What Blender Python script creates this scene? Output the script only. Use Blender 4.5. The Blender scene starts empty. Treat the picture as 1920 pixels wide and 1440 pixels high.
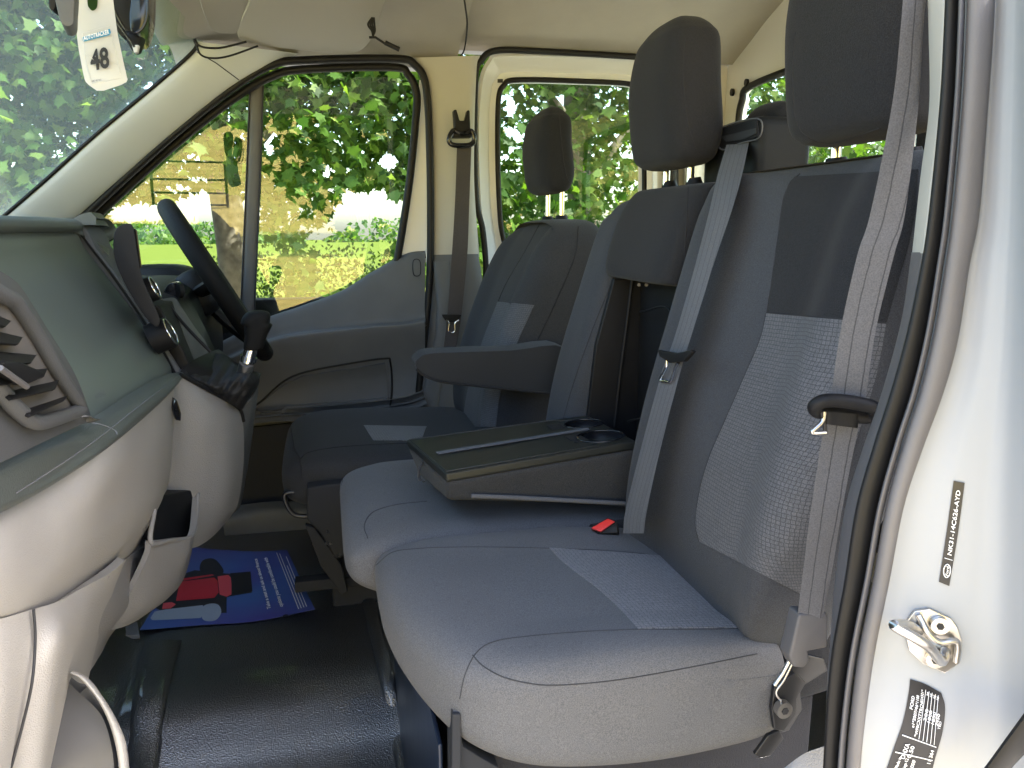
import bpy, bmesh, math, random
import numpy as np
from mathutils import Vector, Matrix
from mathutils.bvhtree import BVHTree
random.seed(7); rng = np.random.default_rng(7)
sc = bpy.context.scene
COL = sc.collection
R = math.radians

# ------------------------------------------------------------------ camera
F_PX, YAW, PITCH = 1441.0, R(13.5), R(11.4)
cf = Vector((math.sin(YAW)*math.cos(PITCH), math.cos(YAW)*math.cos(PITCH), -math.sin(PITCH)))
cr = Vector((math.cos(YAW), -math.sin(YAW), 0))
cu = cr.cross(cf)
cd = bpy.data.cameras.new('camera'); cam = bpy.data.objects.new('camera', cd); COL.objects.link(cam)
cd.sensor_width = 36; cd.lens = 36*F_PX/1920; cd.clip_start = .02; cd.clip_end = 2000
cam.matrix_world = Matrix((cr, cu, -cf)).transposed().to_4x4()
sc.camera = cam

# ------------------------------------------------------------------ light
w = bpy.data.worlds.new('World'); sc.world = w; w.use_nodes = True
wn = w.node_tree.nodes; wn.clear()
sky = wn.new('ShaderNodeTexSky'); sky.sky_type = 'NISHITA'; sky.sun_disc = False
SUN_EL, SUN_AZ = R(58), R(112)            # azimuth measured clockwise from +Y (north)
sky.sun_elevation = SUN_EL; sky.sun_rotation = SUN_AZ; sky.dust_density = 3.0; sky.air_density = 1.0; sky.ozone_density = .6
bg = wn.new('ShaderNodeBackground'); bg.inputs[1].default_value = .15
wo = wn.new('ShaderNodeOutputWorld')
w.node_tree.links.new(sky.outputs[0], bg.inputs[0]); w.node_tree.links.new(bg.outputs[0], wo.inputs[0])
sd = bpy.data.lights.new('sun', 'SUN'); sd.energy = 2.6; sd.angle = R(.5); sd.color = (1, .95, .86)
so = bpy.data.objects.new('sun', sd); COL.objects.link(so)
sv = Vector((math.sin(SUN_AZ)*math.cos(SUN_EL), math.cos(SUN_AZ)*math.cos(SUN_EL), math.sin(SUN_EL)))
so.rotation_euler = sv.to_track_quat('Z', 'Y').to_euler()
sc.view_settings.view_transform = 'Standard'; sc.view_settings.look = 'None'
sc.view_settings.gamma = 1; sc.view_settings.exposure = 3.05; sc.view_settings.use_curve_mapping = False
sc.render.engine = 'CYCLES'
cy = sc.cycles
cy.use_denoising = True
try: cy.denoiser = 'OPENIMAGEDENOISE'
except Exception: pass
cy.max_bounces = 10; cy.diffuse_bounces = 6; cy.transparent_max_bounces = 16; cy.glossy_bounces = 4
cy.sample_clamp_indirect = 6; cy.caustics_reflective = False; cy.caustics_refractive = False

# ------------------------------------------------------------------ helpers
def ray(px, py): return cf*F_PX + cr*(px-960) + cu*(720-py)
def P(px, py, Y=None, X=None, Z=None):
    d = ray(px, py)
    if Y is not None: return d*(Y/d.y)
    if X is not None: return d*(X/d.x)
    return d*(Z/d.z)

class G: pass
MATS = {}
def mat(name, col, rough=.6, metal=0., spec=.5, bump=0., bscale=800., noise=0., nscale=30., kind=None, coat=0., trans=0.):
    m = bpy.data.materials.new(name); m.use_nodes = True; nt = m.node_tree; N = nt.nodes; L = nt.links
    b = N['Principled BSDF']; b.inputs['Base Color'].default_value = (*col, 1); b.inputs['Roughness'].default_value = rough
    b.inputs['Metallic'].default_value = metal; b.inputs['Specular IOR Level'].default_value = spec
    if coat: b.inputs['Coat Weight'].default_value = coat; b.inputs['Coat Roughness'].default_value = .1
    tc = N.new('ShaderNodeTexCoord')
    if noise:
        n = N.new('ShaderNodeTexNoise'); n.inputs['Scale'].default_value = nscale; n.inputs['Detail'].default_value = 6
        L.new(tc.outputs['Object'], n.inputs['Vector'])
        mp = N.new('ShaderNodeMapRange'); mp.inputs[1].default_value = .3; mp.inputs[2].default_value = .7
        mp.inputs[3].default_value = 1-noise; mp.inputs[4].default_value = 1+noise
        L.new(n.outputs['Fac'], mp.inputs[0])
        vm = N.new('ShaderNodeVectorMath'); vm.operation = 'SCALE'; vm.inputs[0].default_value = col
        L.new(mp.outputs[0], vm.inputs['Scale']); L.new(vm.outputs[0], b.inputs['Base Color'])
        mr = N.new('ShaderNodeMapRange'); mr.inputs[1].default_value = .3; mr.inputs[2].default_value = .7
        mr.inputs[3].default_value = max(.02, rough-.015); mr.inputs[4].default_value = min(1, rough+.015)
        L.new(n.outputs['Fac'], mr.inputs[0]); L.new(mr.outputs[0], b.inputs['Roughness'])
    if bump:
        if kind == 'grain':
            t = N.new('ShaderNodeTexVoronoi'); t.inputs['Scale'].default_value = bscale; o = t.outputs['Distance']
        else:
            t = N.new('ShaderNodeTexNoise'); t.inputs['Scale'].default_value = bscale; t.inputs['Detail'].default_value = 2; o = t.outputs['Fac']
        L.new(tc.outputs['Object'], t.inputs['Vector'])
        bp = N.new('ShaderNodeBump'); bp.inputs['Strength'].default_value = bump; bp.inputs['Distance'].default_value = .0012
        L.new(o, bp.inputs['Height']); L.new(bp.outputs[0], b.inputs['Normal'])
    MATS[name] = m; return m

def fabric(name, a, b_, cell=(.0011, .0011), bump=.5, check=None, heather=.35):
    """woven cloth: fine two-tone weave on UV metres, optional check of darker lines"""
    m = bpy.data.materials.new(name); m.use_nodes = True; nt = m.node_tree; N = nt.nodes; L = nt.links
    bs = N['Principled BSDF']; bs.inputs['Roughness'].default_value = .92; bs.inputs['Specular IOR Level'].default_value = .15
    bs.inputs['Sheen Weight'].default_value = .06; bs.inputs['Sheen Roughness'].default_value = .5
    uv = N.new('ShaderNodeTexCoord')
    n = N.new('ShaderNodeTexNoise'); n.inputs['Scale'].default_value = 900; n.inputs['Detail'].default_value = 2
    L.new(uv.outputs['Object'], n.inputs['Vector'])
    n2 = N.new('ShaderNodeTexNoise'); n2.inputs['Scale'].default_value = 9; n2.inputs['Detail'].default_value = 3
    L.new(uv.outputs['Object'], n2.inputs['Vector'])
    mr = N.new('ShaderNodeMapRange'); mr.inputs[1].default_value = .5-heather/2; mr.inputs[2].default_value = .5+heather/2
    L.new(n.outputs['Fac'], mr.inputs[0])
    mx = N.new('ShaderNodeMix'); mx.data_type = 'RGBA'; mx.inputs[6].default_value = (*a, 1); mx.inputs[7].default_value = (*b_, 1)
    L.new(mr.outputs[0], mx.inputs[0])
    mp = N.new('ShaderNodeMapRange'); mp.inputs[1].default_value = .3; mp.inputs[2].default_value = .7; mp.inputs[3].default_value = .95; mp.inputs[4].default_value = 1.05
    L.new(n2.outputs['Fac'], mp.inputs[0])
    vs = N.new('ShaderNodeVectorMath'); vs.operation = 'SCALE'; L.new(mx.outputs[2], vs.inputs[0]); L.new(mp.outputs[0], vs.inputs['Scale'])
    last = vs.outputs[0]; h = n.outputs['Fac']
    if check:
        br = N.new('ShaderNodeTexBrick'); br.inputs['Scale'].default_value = 1
        br.inputs['Color1'].default_value = (1, 1, 1, 1); br.inputs['Color2'].default_value = (.86, .86, .86, 1); br.inputs['Mortar'].default_value = (.48, .48, .50, 1)
        br.inputs['Brick Width'].default_value = check[0]; br.inputs['Row Height'].default_value = check[1]; br.inputs['Mortar Size'].default_value = check[2]
        br.inputs['Mortar Smooth'].default_value = .6; br.offset = .12; br.offset_frequency = 2; br.inputs['Bias'].default_value = 0
        wv = N.new('ShaderNodeTexNoise'); wv.inputs['Scale'].default_value = 60
        L.new(uv.outputs['UV'], wv.inputs['Vector'])
        ad = N.new('ShaderNodeMix'); ad.data_type = 'VECTOR'; ad.inputs[0].default_value = .0016
        L.new(uv.outputs['UV'], ad.inputs[4]); L.new(wv.outputs['Color'], ad.inputs[5])
        L.new(ad.outputs[1], br.inputs['Vector'])
        mu = N.new('ShaderNodeMix'); mu.data_type = 'RGBA'; mu.blend_type = 'MULTIPLY'; mu.inputs[0].default_value = 1
        L.new(last, mu.inputs[6]); L.new(br.outputs['Color'], mu.inputs[7]); last = mu.outputs[2]
        ma = N.new('ShaderNodeMath'); ma.operation = 'MULTIPLY_ADD'; ma.inputs[1].default_value = -1.2
        L.new(br.outputs['Fac'], ma.inputs[0]); L.new(n.outputs['Fac'], ma.inputs[2]); h = ma.outputs[0]
    L.new(last, bs.inputs['Base Color'])
    bp = N.new('ShaderNodeBump'); bp.inputs['Strength'].default_value = bump; bp.inputs['Distance'].default_value = .0008
    L.new(h, bp.inputs['Height']); L.new(bp.outputs[0], bs.inputs['Normal'])
    MATS[name] = m; return m

def glass(name, refl=.1, tint=(.93, .97, .93), haze=0., edge=.6):
    m = bpy.data.materials.new(name); m.use_nodes = True; nt = m.node_tree; N = nt.nodes; L = nt.links; N.clear()
    o = N.new('ShaderNodeOutputMaterial'); t = N.new('ShaderNodeBsdfTransparent'); t.inputs[0].default_value = (*tint, 1)
    g = N.new('ShaderNodeBsdfGlossy'); g.inputs['Roughness'].default_value = .0; mx = N.new('ShaderNodeMixShader')
    fr = N.new('ShaderNodeLayerWeight'); fr.inputs[0].default_value = .25
    mr = N.new('ShaderNodeMapRange'); mr.inputs[3].default_value = refl; mr.inputs[4].default_value = min(1, refl+edge)
    L.new(fr.outputs['Facing'], mr.inputs[0])
    pw = N.new('ShaderNodeMath'); pw.operation = 'POWER'; pw.inputs[1].default_value = 3; L.new(fr.outputs['Facing'], pw.inputs[0]); L.new(pw.outputs[0], mr.inputs[0])
    L.new(mr.outputs[0], mx.inputs[0]); L.new(t.outputs[0], mx.inputs[1]); L.new(g.outputs[0], mx.inputs[2])
    last = mx.outputs[0]
    if haze:
        d = N.new('ShaderNodeBsdfDiffuse'); d.inputs[0].default_value = (.75, .8, .75, 1)
        tr = N.new('ShaderNodeBsdfTranslucent'); tr.inputs[0].default_value = (.75, .8, .75, 1)
        a = N.new('ShaderNodeMixShader'); a.inputs[0].default_value = .5; L.new(d.outputs[0], a.inputs[1]); L.new(tr.outputs[0], a.inputs[2])
        m2 = N.new('ShaderNodeMixShader'); m2.inputs[0].default_value = haze
        L.new(last, m2.inputs[1]); L.new(a.outputs[0], m2.inputs[2]); last = m2.outputs[0]
    L.new(last, o.inputs[0]); MATS[name] = m; return m

def leafmat(name, cols, trans=.45, rough=.5):
    m = bpy.data.materials.new(name); m.use_nodes = True; nt = m.node_tree; N = nt.nodes; L = nt.links
    b = N['Principled BSDF']; b.inputs['Roughness'].default_value = rough; b.inputs['Specular IOR Level'].default_value = .18
    o = N['Material Output']
    at = N.new('ShaderNodeAttribute'); at.attribute_name = 'tone'
    cr_ = N.new('ShaderNodeValToRGB'); e = cr_.color_ramp.elements
    e[0].color = (*cols[0], 1); e[1].color = (*cols[-1], 1)
    for i, c in enumerate(cols[1:-1]):
        x = e.new((i+1)/(len(cols)-1)); x.color = (*c, 1)
    L.new(at.outputs['Fac'], cr_.inputs[0]); L.new(cr_.outputs[0], b.inputs['Base Color'])
    t = N.new('ShaderNodeBsdfTranslucent')
    hs = N.new('ShaderNodeHueSaturation'); hs.inputs['Hue'].default_value = .485; hs.inputs['Saturation'].default_value = 1.15; hs.inputs['Value'].default_value = 2.2
    L.new(cr_.outputs[0], hs.inputs['Color']); L.new(hs.outputs[0], t.inputs[0])
    mx = N.new('ShaderNodeMixShader'); mx.inputs[0].default_value = trans
    L.new(b.outputs[0], mx.inputs[1]); L.new(t.outputs[0], mx.inputs[2]); L.new(mx.outputs[0], o.inputs[0])
    MATS[name] = m; return m

def link(o, parent=None):
    COL.objects.link(o)
    if parent is not None:
        o.parent = parent
        M = Matrix.Identity(4); p = parent; ch = []
        while p is not None: ch.append(p); p = p.parent
        W = Matrix.Identity(4)
        for q in reversed(ch): W = W @ q.matrix_parent_inverse @ q.matrix_basis
        o.matrix_parent_inverse = W.inverted()
    return o
def tag(o, label=None, cat=None, group=None, kind=None):
    if label: o['label'] = label
    if cat: o['category'] = cat
    if group: o['group'] = group
    if kind: o['kind'] = kind
    return o
def thing(name, label, cat, loc, group=None):
    o = bpy.data.objects.new(name, None); o.empty_display_size = .05; o.location = loc; COL.objects.link(o)
    return tag(o, label, cat, group)
def mk(name, verts, faces, m, parent=None, smooth=True, uvs=None, autosmooth=None, label=None):
    me = bpy.data.meshes.new(name); me.from_pydata([tuple(v) for v in verts], [], faces); me.update()
    if smooth:
        for p in me.polygons: p.use_smooth = True
    if uvs is not None:
        ul = me.uv_layers.new(name='UVMap')
        for lp in me.loops: ul.data[lp.index].uv = uvs[lp.vertex_index]
    o = bpy.data.objects.new(name, me); me.materials.append(MATS[m] if isinstance(m, str) else m)
    if autosmooth is not None: me.set_sharp_from_angle(angle=R(autosmooth))
    if label: o['label'] = label
    return link(o, parent)
def recalc(o):
    bm = bmesh.new(); bm.from_mesh(o.data); bmesh.ops.recalc_face_normals(bm, faces=bm.faces); bm.to_mesh(o.data); bm.free(); return o
def cr1(pts, n, closed=False):
    """Catmull-Rom through rows (array m x k) -> n samples"""
    A = np.asarray(pts, float); m = len(A)
    if m == 1: return np.repeat(A, n, 0)
    out = []
    for i in range(n):
        t = i/(n if closed else n-1)*(m if closed else m-1)
        k = min(int(t), m-1 if closed else m-2); u = t-k
        if closed: a, b, c, d = A[(k-1) % m], A[k % m], A[(k+1) % m], A[(k+2) % m]
        else: b, c = A[k], A[k+1]; a = A[k-1] if k > 0 else 2*b-c; d = A[k+2] if k+2 < m else 2*c-b
        out.append(.5*((2*b)+(c-a)*u+(2*a-5*b+4*c-d)*u*u+(3*b-a-3*c+d)*u**3))
    return np.array(out)
def smoothpath(pts, n=None, closed=False):
    return [Vector(p) for p in cr1([tuple(p) for p in pts], n or len(pts)*8, closed)]
def surf(name, rows, m, parent=None, nu=24, nv=24, thick=.006, lin=False, label=None, uvscale=None):
    """smooth sheet through rows of 3D points, given real thickness on the side away from the camera"""
    A = np.array([[tuple(p) for p in r] for r in rows], float)
    if not lin:
        B = np.array([cr1(r, nu) for r in A]); C = np.array([cr1(B[:, j], nv) for j in range(nu)]).transpose(1, 0, 2)
    else: C = A; nv, nu = A.shape[:2]
    du = np.gradient(C, axis=1); dv = np.gradient(C, axis=0)
    nrm = np.cross(du, dv); nrm /= np.maximum(np.linalg.norm(nrm, axis=2, keepdims=True), 1e-9)
    cen = C.reshape(-1, 3).mean(0); s = np.sign((nrm.reshape(-1, 3).mean(0)*(-cen)).sum()) or 1
    nrm = nrm*s
    V = [tuple(p) for p in C.reshape(-1, 3)]; V2 = [tuple(p) for p in (C-nrm*thick).reshape(-1, 3)]
    n1 = len(V); fs = []
    for i in range(nv-1):
        for j in range(nu-1):
            a, b, c, d = i*nu+j, i*nu+j+1, (i+1)*nu+j+1, (i+1)*nu+j
            fs.append((a, b, c, d) if s > 0 else (d, c, b, a))
            q = (a+n1, d+n1, c+n1, b+n1); fs.append(q if s > 0 else q[::-1])
    rim = [(0, j) for j in range(nu)]+[(i, nu-1) for i in range(1, nv)]+[(nv-1, j) for j in range(nu-2, -1, -1)]+[(i, 0) for i in range(nv-2, 0, -1)]
    idx = [i*nu+j for i, j in rim]
    for k in range(len(idx)):
        a, b = idx[k], idx[(k+1) % len(idx)]; q = (b, a, a+n1, b+n1); fs.append(q if s > 0 else q[::-1])
    seg = np.linalg.norm(np.diff(C, axis=1), axis=2); uu = np.concatenate([np.zeros((nv, 1)), np.cumsum(seg, 1)], 1)
    seg = np.linalg.norm(np.diff(C, axis=0), axis=2); vv = np.concatenate([np.zeros((1, nu)), np.cumsum(seg, 0)], 0)
    uv = [(a, b) for a, b in zip(uu.ravel(), vv.ravel())]; uv += uv
    o = mk(name, V+V2, fs, m, parent, True, uv, 50, label)
    return recalc(o)
def tube(name, pts, r, m, parent=None, closed=False, seg=8, flat=1.0, label=None, up=None):
    """round (or flattened) tube along 3D points"""
    pts = [Vector(p) for p in pts]; n = len(pts); V = []; Fs = []
    prev = None
    for i, p in enumerate(pts):
        t = (pts[(i+1) % n]-pts[i-1]) if closed else (pts[min(i+1, n-1)]-pts[max(i-1, 0)])
        t.normalize()
        if prev is None:
            a = Vector(up) if up else (Vector((0, 0, 1)) if abs(t.z) < .9 else Vector((1, 0, 0)))
        else: a = prev
        s = t.cross(a)
        if s.length < 1e-6: s = t.cross(Vector((1, 0, 0)))
        s.normalize(); u_ = s.cross(t).normalized(); prev = u_
        rr = r(i/(n-1)) if callable(r) else r
        for k in range(seg):
            an = 2*math.pi*k/seg; V.append(p+s*math.cos(an)*rr*flat+u_*math.sin(an)*rr)
    for i in range(n if closed else n-1):
        for k in range(seg):
            a = i*seg+k; b = i*seg+(k+1) % seg; c = ((i+1) % n)*seg+(k+1) % seg; d = ((i+1) % n)*seg+k
            Fs.append((a, b, c, d))
    if not closed: Fs.append(tuple(range(seg))[::-1]); Fs.append(tuple((n-1)*seg+k for k in range(seg)))
    return recalc(mk(name, V, Fs, m, parent, True, None, 60, label))
def strip(name, left, right, m, parent=None, bulge=.01, n=60, seg=10, depth=.02, label=None, uvlen=True):
    """long moulding between two edge curves, rounded towards the camera, closed at the back"""
    Lp = cr1([tuple(p) for p in left], n); Rp = cr1([tuple(p) for p in right], n); V = []; Fs = []; UV = []
    acc = 0
    for i in range(n):
        a, b = Vector(Lp[i]), Vector(Rp[i]); c = (a+b)/2; v = (-c).normalized()
        if i: acc += (Vector(Lp[i])-Vector(Lp[i-1])).length
        for k in range(seg+1):
            t = k/seg; q = a.lerp(b, t)+v*bulge*math.sqrt(max(0, 1-(2*t-1)**2)); V.append(q); UV.append((t*(b-a).length, acc))
        V.append(b-v*depth); V.append(a-v*depth); UV += [(0, acc), (0, acc)]
    w_ = seg+3
    for i in range(n-1):
        for k in range(w_):
            Fs.append((i*w_+k, i*w_+(k+1) % w_, (i+1)*w_+(k+1) % w_, (i+1)*w_+k))
    Fs.append(tuple(range(w_))); Fs.append(tuple((n-1)*w_+k for k in range(w_))[::-1])
    return recalc(mk(name, V, Fs, m, parent, True, UV, 55, label))
def prism(name, prof, axis_vec, m, parent=None, bev=.004, smooth=True, label=None, segs=3):
    """closed outline (3D points) pushed along a vector, bevelled"""
    prof = [Vector(p) for p in prof]; a = Vector(axis_vec); n = len(prof)
    V = prof+[p+a for p in prof]
    Fs = [tuple(range(n)), tuple(range(n, 2*n))[::-1]]+[(i, (i+1) % n, n+(i+1) % n, n+i) for i in range(n)]
    bm = bmesh.new(); vs = [bm.verts.new(v) for v in V]
    for f_ in Fs: bm.faces.new([vs[i] for i in f_])
    bmesh.ops.recalc_face_normals(bm, faces=bm.faces)
    if bev: bmesh.ops.bevel(bm, geom=list(bm.edges), offset=bev, segments=segs, profile=.6, affect='EDGES', clamp_overlap=True)
    me = bpy.data.meshes.new(name); bm.to_mesh(me); bm.free()
    for p in me.polygons: p.use_smooth = True
    me.set_sharp_from_angle(angle=R(45))
    o = bpy.data.objects.new(name, me); me.materials.append(MATS[m]);
    if label: o['label'] = label
    return link(o, parent)
def box(name, lo, hi, m, parent=None, bev=.004, label=None):
    x0, y0, z0 = lo; x1, y1, z1 = hi
    return prism(name, [(x0, y0, z0), (x1, y0, z0), (x1, y0, z1), (x0, y0, z1)], (0, y1-y0, 0), m, parent, bev, label=label)
def stack(name, levels, m, parent=None, axis='z', n=48, seg=56, ex=3.2, fn=None, label=None):
    """cushion: super-ellipse cross-sections along an axis. level = (t, a0, a1, b0, b1[, ex]); axis z: a=x b=y; axis x: a=y b=z; axis y: a=x b=z"""
    L_ = np.array([tuple(l)+((ex,) if len(l) == 5 else ()) for l in levels], float)
    S = cr1(L_, n); V = []; Fs = []; UV = []
    for i in range(n):
        t, a0, a1, b0, b1, e = S[i]; ca, cb, ra, rb = (a0+a1)/2, (b0+b1)/2, max(.0005, abs(a1-a0)/2), max(.0005, abs(b1-b0)/2)
        for k in range(seg):
            an = 2*math.pi*(k+.5)/seg; c, s = math.cos(an), math.sin(an)
            a = ca+ra*math.copysign(abs(c)**(2/e), c); b = cb+rb*math.copysign(abs(s)**(2/e), s)
            p = {'z': (a, b, t), 'x': (t, a, b), 'y': (a, t, b)}[axis]
            if fn: p = fn(*p)
            V.append(Vector(p))
    for i in range(n-1):
        for k in range(seg):
            Fs.append((i*seg+k, i*seg+(k+1) % seg, (i+1)*seg+(k+1) % seg, (i+1)*seg+k))
    Fs.append(tuple(range(seg))[::-1]); Fs.append(tuple((n-1)*seg+k for k in range(seg)))
    return recalc(mk(name, V, Fs, m, parent, True, None, 70, label))
def bvh(*objs):
    V, Fs = [], []
    for o in objs:
        k = len(V); V += [v.co.copy() for v in o.data.vertices]; Fs += [tuple(i+k for i in p.vertices) for p in o.data.polygons]
    return BVHTree.FromPolygons(V, Fs)
def hit(t, px, py, off=0.):
    d = ray(px, py).normalized(); loc, nrm, i, dist = t.ray_cast(Vector((0, 0, 0)), d, 50)
    if loc is None: return None
    if nrm.dot(d) > 0: nrm = -nrm
    return loc+nrm*off
def seam(name, t, pxs, m, parent, r=.0011, off=.0, n=None, closed=False, seg=6):
    q = cr1([tuple(map(float, p)) for p in pxs], n or 10*len(pxs), closed)
    pts = [hit(t, a, b, off) for a, b in q]; pts = [p for p in pts if p is not None]
    if len(pts) < 3: print('SEAM MISS', name, pxs[0]); return None
    return tube(name, pts, r, m, parent, closed, seg)
def patch(name, t, left, right, m, parent, nu=30, nv=40, off=.002, thick=.004, label=None):
    """panel laid onto a surface between a left and a right edge curve"""
    Lp = cr1(left, nv); Rp = cr1(right, nv); rows = []; miss = 0
    for i in range(nv):
        row = []
        for j in range(nu):
            a = Lp[i]*(1-j/(nu-1))+Rp[i]*j/(nu-1); h = hit(t, a[0], a[1], off)
            if h is None: miss += 1; h = row[-1] if row else None
            row.append(h)
        for j in range(nu-1, -1, -1):
            if row[j] is None: row[j] = next((x for x in row if x is not None), None)
        if row[0] is not None: rows.append(row)
    if miss: print('PATCH', name, 'misses', miss)
    return surf(name, rows, m, parent, thick=thick, lin=True, label=label)
def text(name, s, o_, xv, yv, m, parent, lift=.0004, bold=0.):
    """real lettering: body laid in the frame origin o_, baseline vector xv (full width), yv (cap height)"""
    cu_ = bpy.data.curves.new(name, 'FONT'); cu_.body = s; cu_.size = 1; cu_.offset = bold; cu_.resolution_u = 3
    tmp = bpy.data.objects.new('tmp_text', cu_); COL.objects.link(tmp)
    dg = bpy.context.evaluated_depsgraph_get(); me = bpy.data.meshes.new_from_object(tmp.evaluated_get(dg)); bpy.data.objects.remove(tmp)
    xs = [v.co.x for v in me.vertices]
    if not xs: return None
    x0, x1 = min(xs), max(xs); xv, yv = Vector(xv), Vector(yv); nn = xv.cross(yv).normalized()
    if nn.dot(Vector(o_)) > 0: nn = -nn
    for v in me.vertices: v.co = Vector(o_)+xv*((v.co.x-x0)/(x1-x0))+yv*(v.co.y/.72)+nn*lift
    me.materials.clear(); me.materials.append(MATS[m]); o = bpy.data.objects.new(name, me); return link(o, parent)
def flat(name, pts, m, parent, label=None, th=.0004, lift=0.):
    pts = [Vector(p) for p in pts]; n = (pts[1]-pts[0]).cross(pts[2]-pts[1]).normalized(); c = sum(pts, Vector())/len(pts)
    if n.dot(c) > 0: n = -n
    return prism(name, [p+n*lift for p in pts], -n*th, m, parent, 0, label=label)

# ------------------------------------------------------------------ materials
fabric('cloth_dark', (.012, .0123, .0135), (.023, .0235, .0262))
fabric('cloth_charcoal', (.032, .0335, .038), (.055, .058, .065))
fabric('cloth_cushion_lit', (.074, .074, .077), (.124, .124, .129))  # charcoal seat cloth made lighter: skylight on the cushions put into the colour
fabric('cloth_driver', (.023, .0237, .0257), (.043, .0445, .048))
fabric('cloth_check', (.074, .075, .081), (.124, .126, .135), check=(.0050, .0044, .0005), bump=.12)
fabric('cloth_rib', (.138, .137, .141), (.222, .220, .227), check=(.0060, .0046, .0005), bump=.2)
fabric('belt_web', (.082, .083, .090), (.118, .119, .129), check=(.0125, 4.0, .0007), bump=.3)
fabric('belt_web_dark', (.05, .045, .045), (.08, .072, .07), bump=.4)
fabric('lining', (.29, .275, .245), (.33, .312, .28), bump=.25, heather=.6)
mat('seam_thread', (.012, .012, .014), .9)
mat('seam_soft', (.030, .030, .033), .9)
mat('seam_light', (.16, .16, .175), .9)
mat('plastic_matte', (.030, .031, .034), .8, spec=.1)
mat('visor_vinyl', (.30, .285, .25), .5, bump=.08, bscale=700)
mat('plastic_black', (.010, .010, .011), .5, spec=.18, bump=.12, bscale=1500, noise=.1)
mat('plastic_gloss', (.010, .010, .012), .12, noise=.1)
mat('plastic_table', (.016, .018, .017), .42, spec=.4)
mat('plastic_grey', (.105, .109, .114), .6, spec=.3, bump=.35, bscale=900, kind='grain', noise=.08, nscale=12)
mat('plastic_tower', (.013, .0145, .0155), .5, spec=.15, bump=.2, bscale=900)
mat('vent_back', (.12, .11, .10), .6)
mat('plastic_trim', (.075, .077, .080), .5, spec=.4, bump=.2, bscale=900, kind='grain', noise=.06, nscale=12)
mat('dash_pad', (.078, .088, .082), .42, bump=.3, bscale=700, kind='grain', noise=.08, nscale=10)
mat('dash_face', (.120, .138, .124), .36, spec=.5, bump=.06, bscale=1600)
mat('plastic_cream', (.335, .318, .298), .5, bump=.3, bscale=700, kind='grain', noise=.05, nscale=8)
mat('plastic_taupe', (.245, .235, .228), .5, bump=.4, bscale=650, kind='grain', noise=.05, nscale=8)
mat('pillar_trim', (.52, .55, .575), .55, bump=.08, bscale=700, noise=.03, nscale=6)
mat('dark_grey_door', (.075, .074, .077), .5, noise=.06)
mat('leather', (.016, .016, .017), .5, spec=.25, bump=.5, bscale=500, kind='grain', noise=.15)
mat('rim_leather', (.007, .007, .007), .5, spec=.12, bump=.5, bscale=1100, kind='grain')
mat('rubber_seal', (.008, .0078, .008), .5, spec=.25, noise=.1)
mat('seal_grey', (.125, .117, .115), .55, noise=.06, nscale=14, bump=.1)
mat('seal_mid', (.085, .082, .085), .5, noise=.06, nscale=14, bump=.1)
mat('mat_rubber', (.013, .015, .018), .30, spec=1.0, coat=1.0, bump=1.0, bscale=420, kind='grain', noise=.2, nscale=6)
mat('carpet', (.02, .02, .024), .95, bump=.8, bscale=500)
mat('steel_navy', (.012, .020, .040), .30, noise=.12)
mat('steel_black', (.014, .014, .015), .35, spec=.4, noise=.1)
mat('chrome', (.85, .85, .86), .12, metal=1)
mat('steel', (.55, .53, .50), .3, metal=1, noise=.15, nscale=60)
mat('white_paint_dimmed', (.34, .35, .36), .6)  # the van's white darkened in colour to offset strong light on the jamb
mat('door_white', (.62, .64, .655), .35, coat=.2)
mat('pillar_cream', (.38, .37, .33), .55, bump=.08, bscale=700, noise=.03, nscale=6)
mat('cream_paint', (.52, .51, .48), .35, noise=.03, nscale=5, coat=.3)
mat('red_plastic', (.62, .03, .025), .35)
mat('paper_white', (.50, .50, .48), .5, noise=.02)
mat('paper_grey', (.60, .60, .58), .6)
mat('ink_black', (.012, .012, .014), .6)
mat('ink_blue', (.03, .25, .45), .5)
mat('ink_white', (.85, .85, .85), .5)
mat('ink_red', (.50, .03, .05), .45)
mat('ink_redlight', (.65, .08, .10), .45)
mat('ink_dark', (.02, .022, .03), .5)
mat('ink_grey', (.30, .36, .45), .5)
mat('label_black', (.012, .012, .014), .35)
mat('wood_hay', (.5, .36, .12), .9)
MATS['mat_rubber'].node_tree.nodes['Principled BSDF'].inputs['IOR'].default_value = 1.8
glass('window_glass', .068)
glass('rear_glass', .06, (.86, .92, .86))
glass('screen_glass', .02, (.90, .96, .91), haze=.075, edge=.10)
leafmat('leaf_maple', [(.018, .048, .010), (.036, .085, .014), (.058, .120, .020), (.095, .150, .030)])
leafmat('leaf_hedge', [(.014, .032, .005), (.032, .056, .009), (.065, .085, .015)])
mat('bark', (.16, .14, .11), .9, bump=1, bscale=40, noise=.35, nscale=14)
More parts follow.
